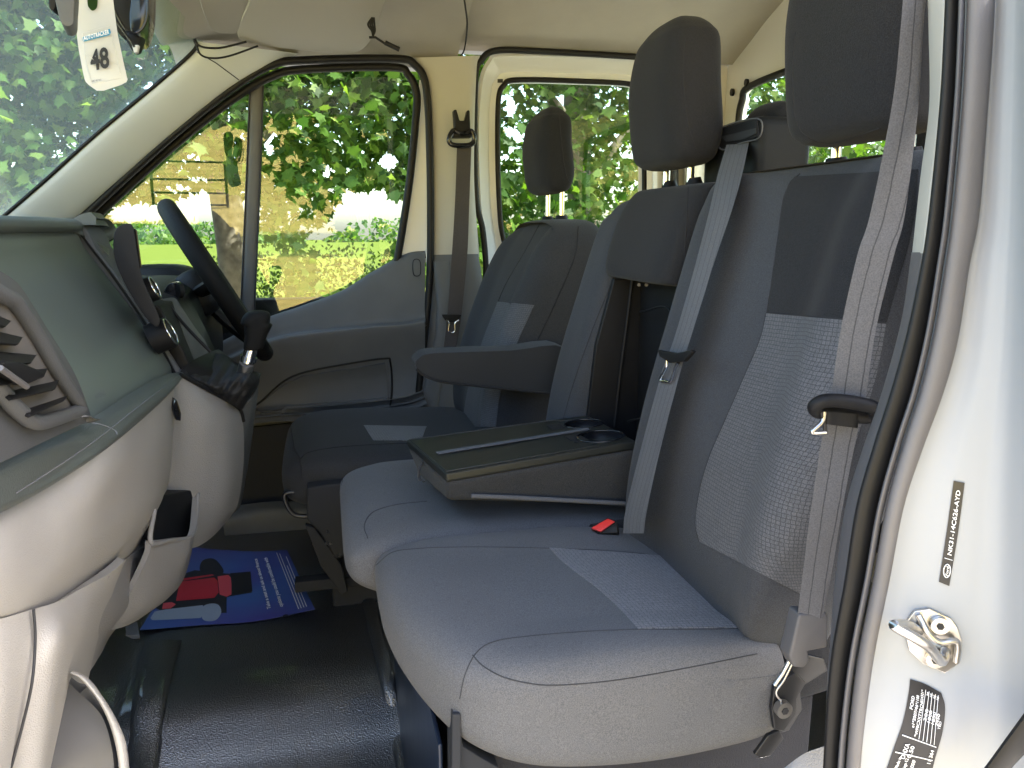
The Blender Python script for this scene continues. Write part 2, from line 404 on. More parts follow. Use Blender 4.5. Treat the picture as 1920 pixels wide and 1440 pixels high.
# leaflet blue with a lighter glow printed on it
def sheetmat():
    m = mat('paper_blue', (.03, .04, .24), .35); nt = m.node_tree; N = nt.nodes; L = nt.links; b = N['Principled BSDF']
    tc = N.new('ShaderNodeTexCoord'); n = N.new('ShaderNodeTexNoise'); n.inputs['Scale'].default_value = 5; L.new(tc.outputs['Object'], n.inputs['Vector'])
    r_ = N.new('ShaderNodeValToRGB'); r_.color_ramp.elements[0].position = .35; r_.color_ramp.elements[1].position = .7
    r_.color_ramp.elements[0].color = (.075, .075, .30, 1); r_.color_ramp.elements[1].color = (.06, .15, .38, 1)
    L.new(n.outputs['Fac'], r_.inputs[0]); L.new(r_.outputs[0], b.inputs['Base Color'])
sheetmat()
def groundmat(name, cols, scale, detail=8, bump=.6):
    m = mat(name, cols[0], .95, spec=0); nt = m.node_tree; N = nt.nodes; L = nt.links; b = N['Principled BSDF']
    tc = N.new('ShaderNodeTexCoord'); n = N.new('ShaderNodeTexNoise'); n.inputs['Scale'].default_value = scale; n.inputs['Detail'].default_value = detail
    mp = N.new('ShaderNodeMapping'); mp.inputs['Scale'].default_value = (1, 3, 3)
    L.new(tc.outputs['Object'], mp.inputs[0]); L.new(mp.outputs[0], n.inputs['Vector'])
    r_ = N.new('ShaderNodeValToRGB'); r_.color_ramp.elements[0].position = .35; r_.color_ramp.elements[1].position = .65
    r_.color_ramp.elements[0].color = (*cols[0], 1); r_.color_ramp.elements[1].color = (*cols[1], 1)
    L.new(n.outputs['Fac'], r_.inputs[0]); L.new(r_.outputs[0], b.inputs['Base Color'])
    bp = N.new('ShaderNodeBump'); bp.inputs['Strength'].default_value = bump; bp.inputs['Distance'].default_value = .05
    L.new(n.outputs['Fac'], bp.inputs['Height']); L.new(bp.outputs[0], b.inputs['Normal'])
groundmat('hay_field', [(.46, .35, .10), (.64, .50, .17)], .8)
groundmat('meadow', [(.055, .080, .015), (.085, .108, .024)], .5)
groundmat('gravel', [(.30, .275, .245), (.40, .37, .33)], 9)

# ------------------------------------------------------------------ the outside
GZ = -1.55
def grid_ground(name, x0, x1, y0, y1, n, zf, m, label=None):
    V = []; Fs = []
    for i in range(n+1):
        for j in range(n+1):
            x = x0+(x1-x0)*i/n; y = y0+(y1-y0)*j/n; V.append((x, y, zf(x, y)))
    for i in range(n):
        for j in range(n):
            a = i*(n+1)+j; Fs.append((a, a+n+1, a+n+2, a+1))
    return recalc(mk(name, V, Fs, m))
def zg(x, y):
    if y > 8: return GZ - .1 + min(0, -(y-8)*.012) + .5*math.sin(x*.02)*min(1, (y-8)/60)
    if y < -5: return GZ + ((-y-5)*.115 if y > -25 else (2.3+(-y-25)*.32 if y > -62 else 14.1)) + .25*math.sin(x*.12)
    return GZ
g = grid_ground('ground', -600, 600, 8, 1200, 60, lambda x, y: zg(x, y), 'meadow'); tag(g, kind='structure')
g = grid_ground('ground', -600, 600, -150, -5, 60, lambda x, y: zg(x, y)-(.1 if y < -5.1 else 0), 'hay_field'); tag(g, kind='structure')
g = grid_ground('road', -600, 600, -5, 8.01, 20, lambda x, y: GZ, 'gravel'); tag(g, kind='structure')

def leaf_mesh(name, centers, m, size, parent=None, up=.6, kind='maple', out=None):
    """one mesh of many separate leaf blades"""
    if kind == 'maple':
        shp = [(0, 0), (.18, .05), (.42, -.02), (.36, .17), (.62, .38), (.34, .40), (.30, .55), (.14, .62), (0, .98)]
        shp = shp+[(-x, y) for x, y in shp[-2:0:-1]]
        shp = [(x, y) for x, y in shp]
    else:
        shp = [(0, 0), (.28, .4), (0, 1), (-.28, .4)]
    shp = np.array(shp); k = len(shp); n = len(centers)
    nrm = rng.normal(size=(n, 3)); nrm[:, 2] = np.abs(nrm[:, 2])*up+.25; 
    nrm[:, 1] -= .55                                     # blades lean towards the light side
    nrm /= np.linalg.norm(nrm, axis=1, keepdims=True)
    d = rng.normal(size=(n, 3))*.8; d[:, 2] -= .9
    d -= nrm*(d*nrm).sum(1, keepdims=True); d /= np.linalg.norm(d, axis=1, keepdims=True); s = np.cross(nrm, d)
    sz = size*rng.uniform(.65, 1.25, (n, 1, 1))
    fold = np.abs(shp[:, 0])*-.25
    V = centers[:, None, :]+sz*(s[:, None, :]*shp[None, :, 0:1]+d[:, None, :]*shp[None, :, 1:2]+nrm[:, None, :]*fold[None, :, None])
    V = V.reshape(-1, 3)
    me = bpy.data.meshes.new(name); me.vertices.add(len(V)); me.vertices.foreach_set('co', V.ravel().astype(np.float32))
    me.loops.add(n*k); me.loops.foreach_set('vertex_index', np.arange(n*k, dtype=np.int32))
    me.polygons.add(n); me.polygons.foreach_set('loop_start', np.arange(0, n*k, k, dtype=np.int32))
    me.update(calc_edges=True); me.validate()
    at = me.attributes.new('tone', 'FLOAT', 'FACE'); at.data.foreach_set('value', rng.uniform(0, 1, n).astype(np.float32))
    o = bpy.data.objects.new(name, me); me.materials.append(MATS[m]); return link(o, parent)

GAPS = [(400, 388, 72, 38), (260, 400, 70, 25), (690, 410, 78, 62), (640, 460, 60, 60), (505, 260, 16, 30), (957, 190, 14, 26), (965, 250, 14, 22), (1055, 185, 22, 12), (615, 320, 16, 14), (70, 40, 16, 10), (285, 160, 26, 10),
        (725, 300, 22, 20), (560, 235, 12, 10), (1155, 270, 14, 14), (1055, 460, 30, 30)]
def in_gap(px, py):
    for a, b, c, d in GAPS:
        if ((px-a)/c)**2+((py-b)/d)**2 < 1: return True
    return False
def low_edge(px):      # lowest photo row the hanging foliage reaches, by column
    xs = [-200, 150, 250, 300, 350, 430, 520, 560, 620, 680, 760, 800, 900, 1100, 1250, 1600]
    ys = [650, 520, 410, 395, 360, 360, 450, 560, 575, 400, 520, 520, 620, 600, 560, 560]
    return float(np.interp(px, xs, ys))
def crown_pts(px0, px1, ncl, per, y0, y1, rad, py0=-900):
    out = []
    tries = 0
    while len(out) < ncl and tries < ncl*40:
        tries += 1
        px = random.uniform(px0, px1); py = random.uniform(py0, 640)
        if py < -100 and random.random() < .35: continue
        if py > low_edge(px)-18 or in_gap(px, py): continue
        Y = random.uniform(y0, y1); c = P(px, py, Y=Y)
        out.append(np.array(c)+rng.normal(size=(per, 3))*np.array([rad, rad, rad*.6]))
    A = np.concatenate(out)
    keep = []
    for p in A:
        v = Vector(p); dz = v.dot(cf); a = 960+F_PX*v.dot(cr)/dz; b = 720-F_PX*v.dot(cu)/dz
        keep.append(not in_gap(a, b) and b < low_edge(a)+12)
    return A[np.array(keep)]
tree_specs = [('large maple with dense foliage seen through the windscreen', -420, 330, 4.2, (-3.0, 5.6), 430),
              ('maple with drooping leafy branches outside the driver door window', 330, 860, 4.0, (-.75, 6.6), 300),
              ('maple with pale trunk outside the sliding door window', 860, 1800, 4.0, (2.1, 6.2), 420)]
for lab, a, b, y0, (tx, ty), ncl in tree_specs:
    t = thing('maple_tree', lab, 'tree', (tx, ty, GZ), 'maple trees along the lane')
    A = crown_pts(a, b, int(ncl*1.6), 34, y0, y0+1.3, .15)
    B = crown_pts(a, b, int(ncl*1.4), 26, y0+1.3, y0+4.0, .26)
    leaf_mesh('crown', np.concatenate([A, B]), 'leaf_maple', .066, t)
    pts = [Vector((tx, ty, GZ-.1)), Vector((tx+.05, ty, GZ+1.2)), Vector((tx-.05, ty+.1, GZ+2.6)), Vector((tx+.1, ty, GZ+4.6))]
    tr = tube('trunk', smoothpath(pts, 24), lambda q: .17*(1-.6*q)+.05*math.exp(-q*18), 'bark', t, seg=14)
    for q in range(7):
        z0 = GZ+1.9+q*.35; an = q*2.4+.5
        e = Vector((tx+math.cos(an)*1.5, ty+math.sin(an)*1.2-.4, z0+.9)); s = Vector((tx, ty, z0)); mdl = s.lerp(e, .5)+Vector((0, 0, .25))
        tube('limb', smoothpath([s, mdl, e], 12), lambda q_: .05*(1-.8*q_), 'bark', t, seg=8)
# bushes of the roadside hedge
hs = [(-1.6, 9.0, 'low bush at the left end of the roadside hedge'), (-.75, 8.6, 'light green bush beside the quarter window bar'), (.1, 8.4, 'tall flowering bush in the middle of the roadside hedge'), (1.0, 8.2, 'round bush under the drooping maple'),
      (2.0, 8.2, 'yellow green bush behind the sliding door window'), (3.2, 8.4, 'bush at the right end of the roadside hedge')]
for i, (x, y, lab) in enumerate(hs):
    h = 1.1 if i < 1 else 1.45
    t = thing('hedge_bush', lab, 'bush', (x, y, GZ), 'bushes of the roadside hedge')
    u_ = rng.normal(size=(2600, 3)); u_ /= np.linalg.norm(u_, axis=1, keepdims=True); rr = rng.uniform(.55, 1.05, (2600, 1))
    A = u_*rr*np.array([.75, .5, h*.5])+np.array([x, y, GZ+h*.5]); A[:, 2] += rng.normal(size=2600)*.06
    leaf_mesh('foliage', A, 'leaf_hedge', .055, t, kind='oval')
    tube('stem', [(x, y, GZ-.05), (x+.03, y, GZ+h*.5)], .02, 'bark', t)
# far wood
t = None
fw = []
for i in range(34):
    cx = random.uniform(-260, 60); cyy = random.uniform(330, 380); rx = random.uniform(8, 16)
    u_ = rng.normal(size=(260, 3)); u_ /= np.linalg.norm(u_, axis=1, keepdims=True)
    fw.append(u_*np.array([rx, rx*.5, rx*.55])+np.array([cx, cyy, -8+rx*.25]))
o = leaf_mesh('far_wood', np.concatenate(fw), 'leaf_maple', 3.0, kind='oval'); tag(o, 'hazy distant wood beyond the bright field', 'wood', kind='stuff')
# metal field gate and boulders behind the photographer (seen mirrored in the glass)
gz = zg(-2.4, -25)
gt = thing('field_gate', 'tubular metal field gate mirrored in the driver door glass', 'gate', (-2.4, -25, gz))
for z in (.15, .55, 1.0, 1.6):
    tube('rail', [(-3.5, -25, gz+z), (-1.1, -25, gz+z)], .035, 'rubber_seal', gt)
for x in (-3.5, -1.1): tube('post', [(x, -25, gz-.3), (x, -25, gz+1.65)], .05, 'rubber_seal', gt)
t = thing('added_dark_tree', 'added leafy tree out of view behind the camera, darkening the mirrored right half of the door glass', 'tree', (4.6, -17, zg(0, -17)))  # unseen tree, added to keep the right half of the reflection dark
q = rng.normal(size=(3600, 3)); q /= np.linalg.norm(q, axis=1, keepdims=True)
leaf_mesh('crown', q*rng.uniform(.5, 1.05, (3600, 1))*np.array([4.9, 2.2, 3.6])+np.array([4.6, -17, zg(0, -17)+3.4]), 'leaf_maple', .42, t)
tube('trunk', [(4.6, -17, zg(0, -17)-.2), (4.7, -17, zg(0, -17)+3)], .25, 'bark', t, seg=12)

# ================================================================== THE VAN
def L(pts, **k): return [P(a, b, **k) for a, b in pts]
def L3(pts, key='Y'): return [P(a, b, **{key: c}) for a, b, c in pts]
van = thing('van_body', 'white crew van shell with cream roof lining, pillars and black rubber floor', 'van', (.5, 1.35, -.98))
# roof lining ------------------------------------------------
def yz(prof, xs, zoff=lambda x, y: 0.): return [[Vector((x, y, z+zoff(x, y))) for y, z in prof] for x in xs]
main_prof = [(.36, .60), (.46, .665), (.7, .70), (1.2, .715), (1.7, .70), (1.95, .655), (2.12, .60), (2.24, .545), (2.33, .505)]
surf('roof_lining', yz(main_prof, (.37, .6, .85, 1.08, 1.27)), 'lining', van, 70, 30, .012)
fr_prof = [(.36, .58), (.46, .62), (.7, .64), (1.2, .645), (1.7, .62), (1.95, .575), (2.1, .535), (2.23, .485), (2.32, .452)]
surf('overhead_header', yz(fr_prof, (-.36, -.25, -.1, .12, .3, .385), lambda x, y: -.10*max(0, (.0-x)/.36)**1.5*(1 if y < 2.2 else .3) - (.004 if x > .35 else 0)), 'lining', van, 70, 40, .02)
tube('lining_joint', smoothpath([P(a, b, Y=y) for a, b, y in [(865, -30, 1.83), (872, 10, 1.93), (876, 50, 2.08), (870, 95, 2.24), (858, 110, 2.285)]], 20), .0022, 'seam_thread', van)
box('roof_panel', (-.34, .36, .74), (1.33, 2.42, .76), 'white_paint_dimmed', van, .008)
prism('roof_side_rail', [(x, 2.345, z) for x, z in [(-.36, .45), (.36, .455), (.40, .51), (1.3, .51), (1.3, .76), (-.36, .76)]], (0, .06, 0), 'white_paint_dimmed', van, .004)
prism('near_roof_rail', [(x, .34, z) for x, z in [(-.36, .58), (1.3, .60), (1.3, .76), (-.36, .76)]], (0, .03, 0), 'white_paint_dimmed', van, .008)
# windscreen, its pillar, front structure --------------------
ws = [P(365, 92, Y=2.22), P(-20, 428, Y=2.22), Vector((-.95, 2.2, -.12))]
surf('windscreen', [[Vector((-.345, .42, .50)), Vector((-.36, 1.3, .51)), P(385, 74, Y=2.21)], [Vector((-.62, .42, .27)), Vector((-.66, 1.3, .27)), P(192, 262, Y=2.235)], [Vector((-1.0, .42, -.05)), Vector((-1.05, 1.3, -.05)), P(-60, 478, Y=2.25)]], 'screen_glass', van, 20, 20, .005)
strip('windscreen_pillar', L([(372, 78), (366, 92), (300, 150), (180, 250), (80, 340), (0, 408), (-60, 460)], Y=2.17),
      L([(560, 100), (512, 128), (440, 170), (330, 258), (230, 345), (150, 412), (80, 470)], Y=2.26), 'pillar_trim', van, .022, 60, 12, .03)
tube('windscreen_seal', smoothpath(L([(290, -90), (322, 0), (352, 42), (365, 75), (363, 95), (300, 152), (180, 252), (80, 342), (0, 411), (-60, 463)], Y=2.165), 60), .0045, 'rubber_seal', van)
tube('pillar_joint', L([(370, 98), (405, 118), (448, 150)], Y=2.14), .0012, 'seam_thread', van)
# far B pillar ------------------------------------------------
strip('door_pillar_trim', L([(770, 108), (795, 150), (803, 250), (806, 480)], Y=2.27), L([(900, 104), (893, 140), (889, 330), (899, 482)], Y=2.27), 'pillar_cream', van, .025, 40, 14, .05)
strip('door_pillar_foot', L([(806, 478), (808, 560), (800, 640), (783, 740), (775, 800), (770, 900)], Y=2.262), L([(897, 476), (908, 560), (905, 640), (900, 800), (890, 900)], Y=2.262), 'plastic_grey', van, .022, 40, 14, .05)
strip('door_pillar_tube', L([(812, 490), (818, 600), (800, 700), (783, 790)], Y=2.24), L([(842, 490), (845, 600), (832, 700), (815, 790)], Y=2.24), 'plastic_grey', van, .012, 30, 12, .02)
tube('door_opening_seal', smoothpath(L([(130, 432), (235, 333), (340, 240), (440, 162), (510, 122), (570, 113), (740, 110), (778, 122), (799, 165), (806, 300), (807, 470), (803, 560), (793, 660), (778, 790)], Y=2.245), 90), .0105, 'rubber_seal', van, seg=10)
# rear quarter and bulkhead ----------------------------------
prism('quarter_panel', L([(1218, 105), (1365, 120), (1365, 700), (1225, 700)], Y=2.36), (0, .03, 0), 'cream_paint', van, .003)
strip('quarter_seal', L([(1252, 120), (1255, 400)], Y=2.33), L([(1270, 120), (1273, 400)], Y=2.33), 'rubber_seal', van, .01)
strip('quarter_post', L([(1280, 120), (1283, 400)], Y=2.33), L([(1318, 120), (1322, 400)], Y=2.33), 'cream_paint', van, .02)
BX = 1.27
a_, b_ = P(1381, 260, X=BX), P(1440, 142, X=BX)
def ringrows(outer, inner, n=72, lv=(0, 0, .35, .5, 1, 1), dv=(0, 0, 0, 0, 0, 0), push=Vector((0, 1, 0))):
    A = cr1([tuple(p) for p in outer], n, True); B = cr1([tuple(p) for p in inner], n, True)
    A = np.vstack([A, A[:1]]); B = np.vstack([B, B[:1]]); rows = []
    for q, d in zip(lv, dv): rows.append([Vector(x*(1-q)+y*q)+push*d for x, y in zip(A, B)])
    return rows
Y1, Y0 = a_.y, .95; z1, z0 = b_.z-.01, -.02
inner = [(BX, Y1-.005, z1-.14), (BX, Y1-.02, z1-.04), (BX, Y1-.10, z1), (BX, (Y0+Y1)/2, z1+.005), (BX, Y0+.1, z1), (BX, Y0, z1-.06), (BX, Y0, z0+.1), (BX, Y0+.06, z0), (BX, (Y0+Y1)/2, z0), (BX, Y1-.08, z0), (BX, Y1, z0+.08)]
outer = [(BX, 2.36, .3), (BX, 2.36, .50), (BX, 2.1, .62), (BX, 1.4, .72), (BX, .5, .70), (BX, .36, .5), (BX, .36, -.2), (BX, .36, -.9), (BX, 1.35, -.95), (BX, 2.36, -.9), (BX, 2.36, -.1)]
surf('bulkhead', ringrows(outer, inner, 88, (0, .6, .8, 1), (0, 0, .0, .012), Vector((1, 0, 0))), 'cream_paint', van, lin=True, thick=.02)
tube('bulkhead_window_seal', smoothpath(inner, 80, True), .011, 'rubber_seal', van, True)
flat('bulkhead_glass', [(BX+.012, Y1+.01, z0-.02), (BX+.012, Y0-.01, z0-.02), (BX+.012, Y0-.01, z1+.02), (BX+.012, Y1+.01, z1+.02)], 'rear_glass', van, th=.004)
for a, b in ((1375, 173), (1402, 155)):
    c = P(a, b, X=BX-.004); tube('plug', [c, c-Vector((.008, 0, 0))], .011, 'rubber_seal', van, seg=12, flat=.8)
# floor ------------------------------------------------------
fl = [(2.36, -.85), (2.0, -.85), (1.7, -.85), (1.50, -.851), (1.42, -.856), (1.36, -.872), (1.31, -.90), (1.27, -.928), (1.22, -.945), (1.15, -.952), (.9, -.955), (.6, -.955), (.36, -.955)]
surf('floor_mat', [[Vector((x, y, z+(max(0, -.42-x)*.7))) for y, z in fl] for x in (-.75, -.6, -.5, -.42, -.36, -.2, 0, .15, .4, .8, 1.28)], 'mat_rubber', van, 110, 40, .012)
strip('floor_sill', [Vector((.035, 2.1, -.845)), Vector((.05, 1.6, -.845)), Vector((.065, 1.38, -.86)), Vector((.08, 1.22, -.94)), Vector((.09, .5, -.95))],
      [Vector((.065, 2.1, -.845)), Vector((.08, 1.6, -.845)), Vector((.095, 1.38, -.86)), Vector((.11, 1.22, -.94)), Vector((.12, .5, -.95))], 'mat_rubber', van, .010, 40, 8, .01)
strip('mat_edge', [Vector((-.40, 1.6, -.835)), Vector((-.385, 1.42, -.845)), Vector((-.375, 1.3, -.90)), Vector((-.37, 1.1, -.945))], [Vector((-.33, 1.6, -.848)), Vector((-.325, 1.42, -.852)), Vector((-.32, 1.3, -.90)), Vector((-.315, 1.1, -.95))], 'mat_rubber', van, .012, 30, 8, .01)
box('far_side_wall', (-.9, 2.33, -1.0), (1.3, 2.40, -.20), 'carpet', van, .005)
box('firewall', (-1.02, .36, -1.0), (-.85, 2.38, -.06), 'plastic_black', van, .005)
box('underbody', (-1.0, .38, -1.10), (1.35, 2.38, -.985), 'plastic_black', van, .005)
# near B pillar ----------------------------------------------
wl = [(1864, -40), (1860, 60), (1850, 200), (1834, 400), (1815, 500), (1793, 640), (1765, 740), (1728, 840), (1692, 950), (1665, 1090), (1640, 1210), (1626, 1300), (1614, 1400), (1608, 1480)]
g1 = [(1800, -40), (1797, 60), (1790, 200), (1772, 400), (1758, 500), (1738, 620), (1712, 730), (1680, 830), (1647, 950), (1622, 1090), (1598, 1210), (1585, 1300), (1575, 1400), (1570, 1480)]
g0 = [(1774, -40), (1770, 60), (1762, 200), (1742, 400), (1727, 500), (1702, 620), (1672, 730), (1640, 830), (1606, 950), (1584, 1090), (1562, 1210), (1552, 1300), (1546, 1400), (1542, 1480)]
c0 = [(1738, -40), (1741, 60), (1742, 200), (1726, 330), (1710, 475)]
strip('pillar_seal_outer', L([(a+14, b) for a, b in g1], Y=.425), L([(a+3, b) for a, b in wl], Y=.418), 'seal_grey', van, .007, 90, 12, .03)
strip('pillar_seal_lip', L([(a-2, b) for a, b in g1], Y=.427), L([(a+11, b) for a, b in g1], Y=.427), 'seal_mid', van, .005, 90, 8, .03)
strip('pillar_seal_inner', L([(a-1, b) for a, b in g0], Y=.436), L([(a+2, b) for a, b in g1], Y=.433), 'rubber_seal', van, .005, 90, 10, .03)
strip('near_pillar_trim', L(c0, Y=.47), L([(1780, -40), (1772, 60), (1764, 200), (1750, 330), (1734, 475)], Y=.445), 'pillar_cream', van, .004, 40, 8, .02)
strip('near_pillar_foot', L([(1709, 473), (1690, 600), (1655, 730), (1618, 840), (1585, 950), (1565, 1090), (1556, 1210), (1550, 1300), (1546, 1480)], Y=.47), L([(1735, 473), (1712, 610), (1680, 730), (1646, 840), (1612, 950), (1590, 1090), (1568, 1210), (1560, 1300), (1550, 1480)], Y=.445), 'seal_mid', van, .004, 60, 8, .02)
box('pillar_core', (.50, .40, -1.0), (.56, .58, .72), 'plastic_grey', van, .01)
jr = []
for q, (dy, k) in enumerate([(.422, 0), (.421, .1), (.417, .22), (.410, .38), (.404, .55), (.398, .70), (.388, .84), (.368, 1.0), (.33, 1.3), (.31, 1.6)]):
    jr.append([P(a+(1925-a)*k, b, Y=dy) for a, b in wl])
surf('door_jamb', list(map(list, zip(*jr))), 'white_paint_dimmed', van, 60, 70, .012)
# lower corner: dark outer seal and sill
strip('sill_seal', L([(1925, 1330), (1890, 1378), (1845, 1440), (1800, 1500)], Y=.345), L([(1960, 1370), (1925, 1410), (1890, 1450), (1850, 1520)], Y=.345), 'rubber_seal', van, .006, 20, 8, .02)
surf('step_trim', [[P(1470, 1440, Y=.56), P(1510, 1412, Y=.55), P(1560, 1395, Y=.53)], [P(1440, 1490, Y=.55), P(1500, 1490, Y=.54), P(1570, 1490, Y=.52)]], 'plastic_taupe', van, 12, 8, .01)
# striker: plate, two bolts, loop
st = thing('door_striker', 'steel door latch striker with two bolts on the white door jamb', 'door latch', P(1735, 1190, Y=.40))
SY = .396
def jy(px, py): return hit(jb, px, py, 0)
jb = bvh([o for o in COL.objects if o.name.startswith('door_jamb')][0])
def JP(px, py, off=.0006):
    h = hit(jb, px, py, off); return h if h is not None else P(px, py, Y=.395)
jn = (JP(1735, 1195, .01)-JP(1735, 1195, 0)).normalized()
plate = [(1700, 1158), (1712, 1142), (1742, 1138), (1780, 1156), (1792, 1172), (1800, 1196), (1796, 1238), (1768, 1257), (1728, 1240), (1702, 1216), (1696, 1190)]
prism('plate', [JP(a, b, .0035) for a, b in plate], -jn*.003, 'steel', st, .0006)
for a, b in ((1757, 1165), (1748, 1228)):
    c = JP(a, b, .0035); tube('bolt', [c, c+jn*.004], .0060, 'steel', st, seg=18); tube('bolt_socket', [c+jn*.0042, c+jn*.0046], .0026, 'ink_black', st, seg=6)
lp = [JP(1718, 1146, .006), JP(1733, 1172, .010), JP(1752, 1190, .010), JP(1785, 1192, .008), JP(1786, 1232, .006)]
tube('brace', smoothpath(lp, 30), .0022, 'steel', st)
tip = [JP(1768, 1214, .004), JP(1748, 1214, .018), P(1738, 1210, Y=.372), P(1682, 1177, Y=.372), P(1680, 1172, Y=.374), P(1700, 1172, Y=.385), JP(1720, 1178, .004)]
tube('loop', smoothpath(tip, 40), .0034, 'steel', st)
# stickers on the jamb
lb = thing('part_number_label', 'narrow black label with white part number lettering on the white jamb', 'label', JP(1790, 1000))
def decal(nm, rows_px, m, par, off=.0009, nu=14, nv=24):
    rows = [[JP(a, b, off) for a, b in cr1(r, nu)] for r in cr1([sum(map(list, r), []) for r in rows_px], nv).reshape(nv, -1, 2)]
    return surf(nm, rows, m, par, lin=True, thick=.0003)
def tmap(nm, s_, f, m, par, bold=0.):
    cu_ = bpy.data.curves.new(nm, 'FONT'); cu_.body = s_; cu_.size = 1; cu_.offset = bold; cu_.resolution_u = 3
    tmp = bpy.data.objects.new('tmp_text', cu_); COL.objects.link(tmp); dg = bpy.context.evaluated_depsgraph_get()
    me = bpy.data.meshes.new_from_object(tmp.evaluated_get(dg)); bpy.data.objects.remove(tmp)
    xs = [v.co.x for v in me.vertices]; x0, x1 = min(xs), max(xs)
    for v in me.vertices: v.co = f((v.co.x-x0)/(x1-x0), v.co.y/.72)
    me.materials.clear(); me.materials.append(MATS[m]); return link(bpy.data.objects.new(nm, me), par)
q4 = [(1788, 900), (1808, 905), (1778, 1098), (1760, 1090)]
decal('sheet', [[(1788, 901), (1808, 905)], [(1774, 1000), (1795, 1002)], [(1760, 1090), (1779, 1098)]], 'label_black', lb)
def onlab(A, B, C, D, u, v): return (A*(1-u)+B*u)*(1-v)+(D*(1-u)+C*u)*v
QA = [(1762, 1088), (1788, 903), (1807, 907), (1780, 1094)]   # along reading direction: bottom to top
def qpt(Q, s, t):
    if not isinstance(Q[0], Vector):
        A, B, C, D = [np.array(q, float) for q in Q]; p = (A*(1-s)+B*s)*(1-t)+(D*(1-s)+C*s)*t; return JP(p[0], p[1], .0015)
    return (Q[0]*(1-s)+Q[1]*s)*(1-t)+(Q[3]*(1-s)+Q[2]*s)*t
def qtext(name, s, Q, s0, s1, t0, t1, m, par, bold=0.):
    return tmap(name, s, lambda u, w_: qpt(Q, s0+(s1-s0)*u, t0+(t1-t0)*w_), m, par, bold)
qtext('writing', 'NK31-14C626-AYD', QA, .28, .93, .72, .30, 'ink_white', lb, .012)
tube('badge_ring', smoothpath([qpt(QA, .12+.065*math.cos(t), .5+.33*math.sin(t)) for t in np.linspace(0, 6.1, 14)], 40, True), .00035, 'ink_white', lb, True, seg=5)
qtext('badge', 'Ford', QA, .075, .165, .66, .38, 'ink_white', lb, .01)
flat('rule', [qpt(QA, .235, .1), qpt(QA, .24, .1), qpt(QA, .24, .9), qpt(QA, .235, .9)], 'ink_white', lb)
vl = thing('weight_plate_label', 'black rounded sticker with white vehicle weights at the foot of the jamb', 'label', JP(1730, 1350))
q5 = [(1704, 1272), (1712, 1271), (1762, 1296), (1771, 1306), (1770, 1340), (1757, 1400), (1745, 1450), (1660, 1450), (1672, 1412), (1690, 1360), (1700, 1310)]
decal('sheet', [[(1706, 1272), (1735, 1282), (1764, 1298)], [(1703, 1300), (1738, 1312), (1771, 1325)], [(1693, 1350), (1728, 1362), (1766, 1372)], [(1676, 1400), (1712, 1412), (1752, 1422)], [(1655, 1460), (1695, 1470), (1738, 1480)]], 'label_black', vl, nu=16, nv=30)
# reading direction runs up the sticker: s = 0 at its foot, t = 0 at its left edge
def VP(s, t):
    cx = np.interp(s, [0, .35, .7, 1], [1664, 1693, 1703, 1710]); cy_ = np.interp(s, [0, .35, .7, 1], [1436, 1366, 1312, 1276])
    ex = np.interp(s, [0, .35, .7, 1], [1742, 1757, 1768, 1762]); ey = np.interp(s, [0, .35, .7, 1], [1446, 1392, 1340, 1300])
    return JP(cx*(1-t)+ex*t, cy_*(1-t)+ey*t, .0016)
def vtext(s, s0, s1, t0, t1, bold=.015):
    return tmap('writing', s, lambda u, w_: VP(s0+(s1-s0)*u, t0+(t1-t0)*w_), 'ink_white', vl, bold)
vtext('FORD', .62, .80, .14, .05); vtext('e1*2007/46*1108', .42, .84, .27, .19); vtext('*WF0CXXTTRCNB24321*', .33, .95, .40, .32)
for k, (s, b) in enumerate((('300', .8), ('1800', .8), ('1850', .8), ('2450', .8))):
    vtext(s, .55, .70, .56+k*.11, .48+k*.11); vtext('kg', .90, .95, .56+k*.11, .49+k*.11)
vtext('DNXA', .10, .25, .30, .18); vtext('0.50', .12, .24, .44, .34); vtext('TED', .52, .62, .97, .90); vtext('11 364', .10, .26, .95, .86)
vtext('ADDEF', .01, .11, .58, .50); vtext('Rego 4.2', .00, .11, .40, .32); vtext('Made in', .00, .11, .22, .14)
for t in (.47, .585, .69, .80, .90): flat('rule', [VP(.32, t), VP(.97, t), VP(.97, t+.012), VP(.32, t+.012)], 'ink_white', vl)
for s in (.30, .27 -.13): flat('rule', [VP(s, .02), VP(s+.008, .02), VP(s+.008, .98), VP(s, .98)], 'ink_white', vl)

# ------------------------------------------------------------------ driver door
dd = thing('driver_door', 'closed driver door with grey moulded panel and large window with a dark upright bar', 'van door', (0, 2.28, -.85))
xs = [300, 400, 500, 560, 640, 700, 760, 797]
def drow(ys, Y): return [P(x, y, Y=Y if not isinstance(Y, list) else Y[i]) for i, (x, y) in enumerate(zip(xs, ys))]
panel = surf('door_panel', [drow([690, 648, 596, 575, 545, 508, 476, 470], 2.29), drow([692, 651, 599, 579, 550, 516, 488, 480], 2.26), drow([702, 668, 620, 603, 590, 574, 556, 545], 2.245),
      drow([712, 680, 636, 621, 612, 606, 600, 592], 2.235), drow([714, 684, 640, 626, 617, 611, 606, 600], 2.205), drow([720, 692, 652, 636, 626, 620, 616, 610], 2.20),
      drow([740, 730, 700, 680, 668, 662, 655, 650], 2.225), drow([765, 760, 742, 725, 712, 705, 700, 690], 2.245), drow([790, 785, 770, 768, 765, 758, 750, 740], 2.235), drow([800, 795, 782, 778, 772, 766, 758, 746], 2.20),
      drow([806, 802, 792, 786, 780, 774, 766, 754], 2.27), drow([880, 880, 880, 880, 880, 880, 880, 860], 2.285), drow([1000, 1000, 1000, 1000, 990, 980, 970, 960], 2.285)], 'plastic_grey', dd, 70, 110, .02)
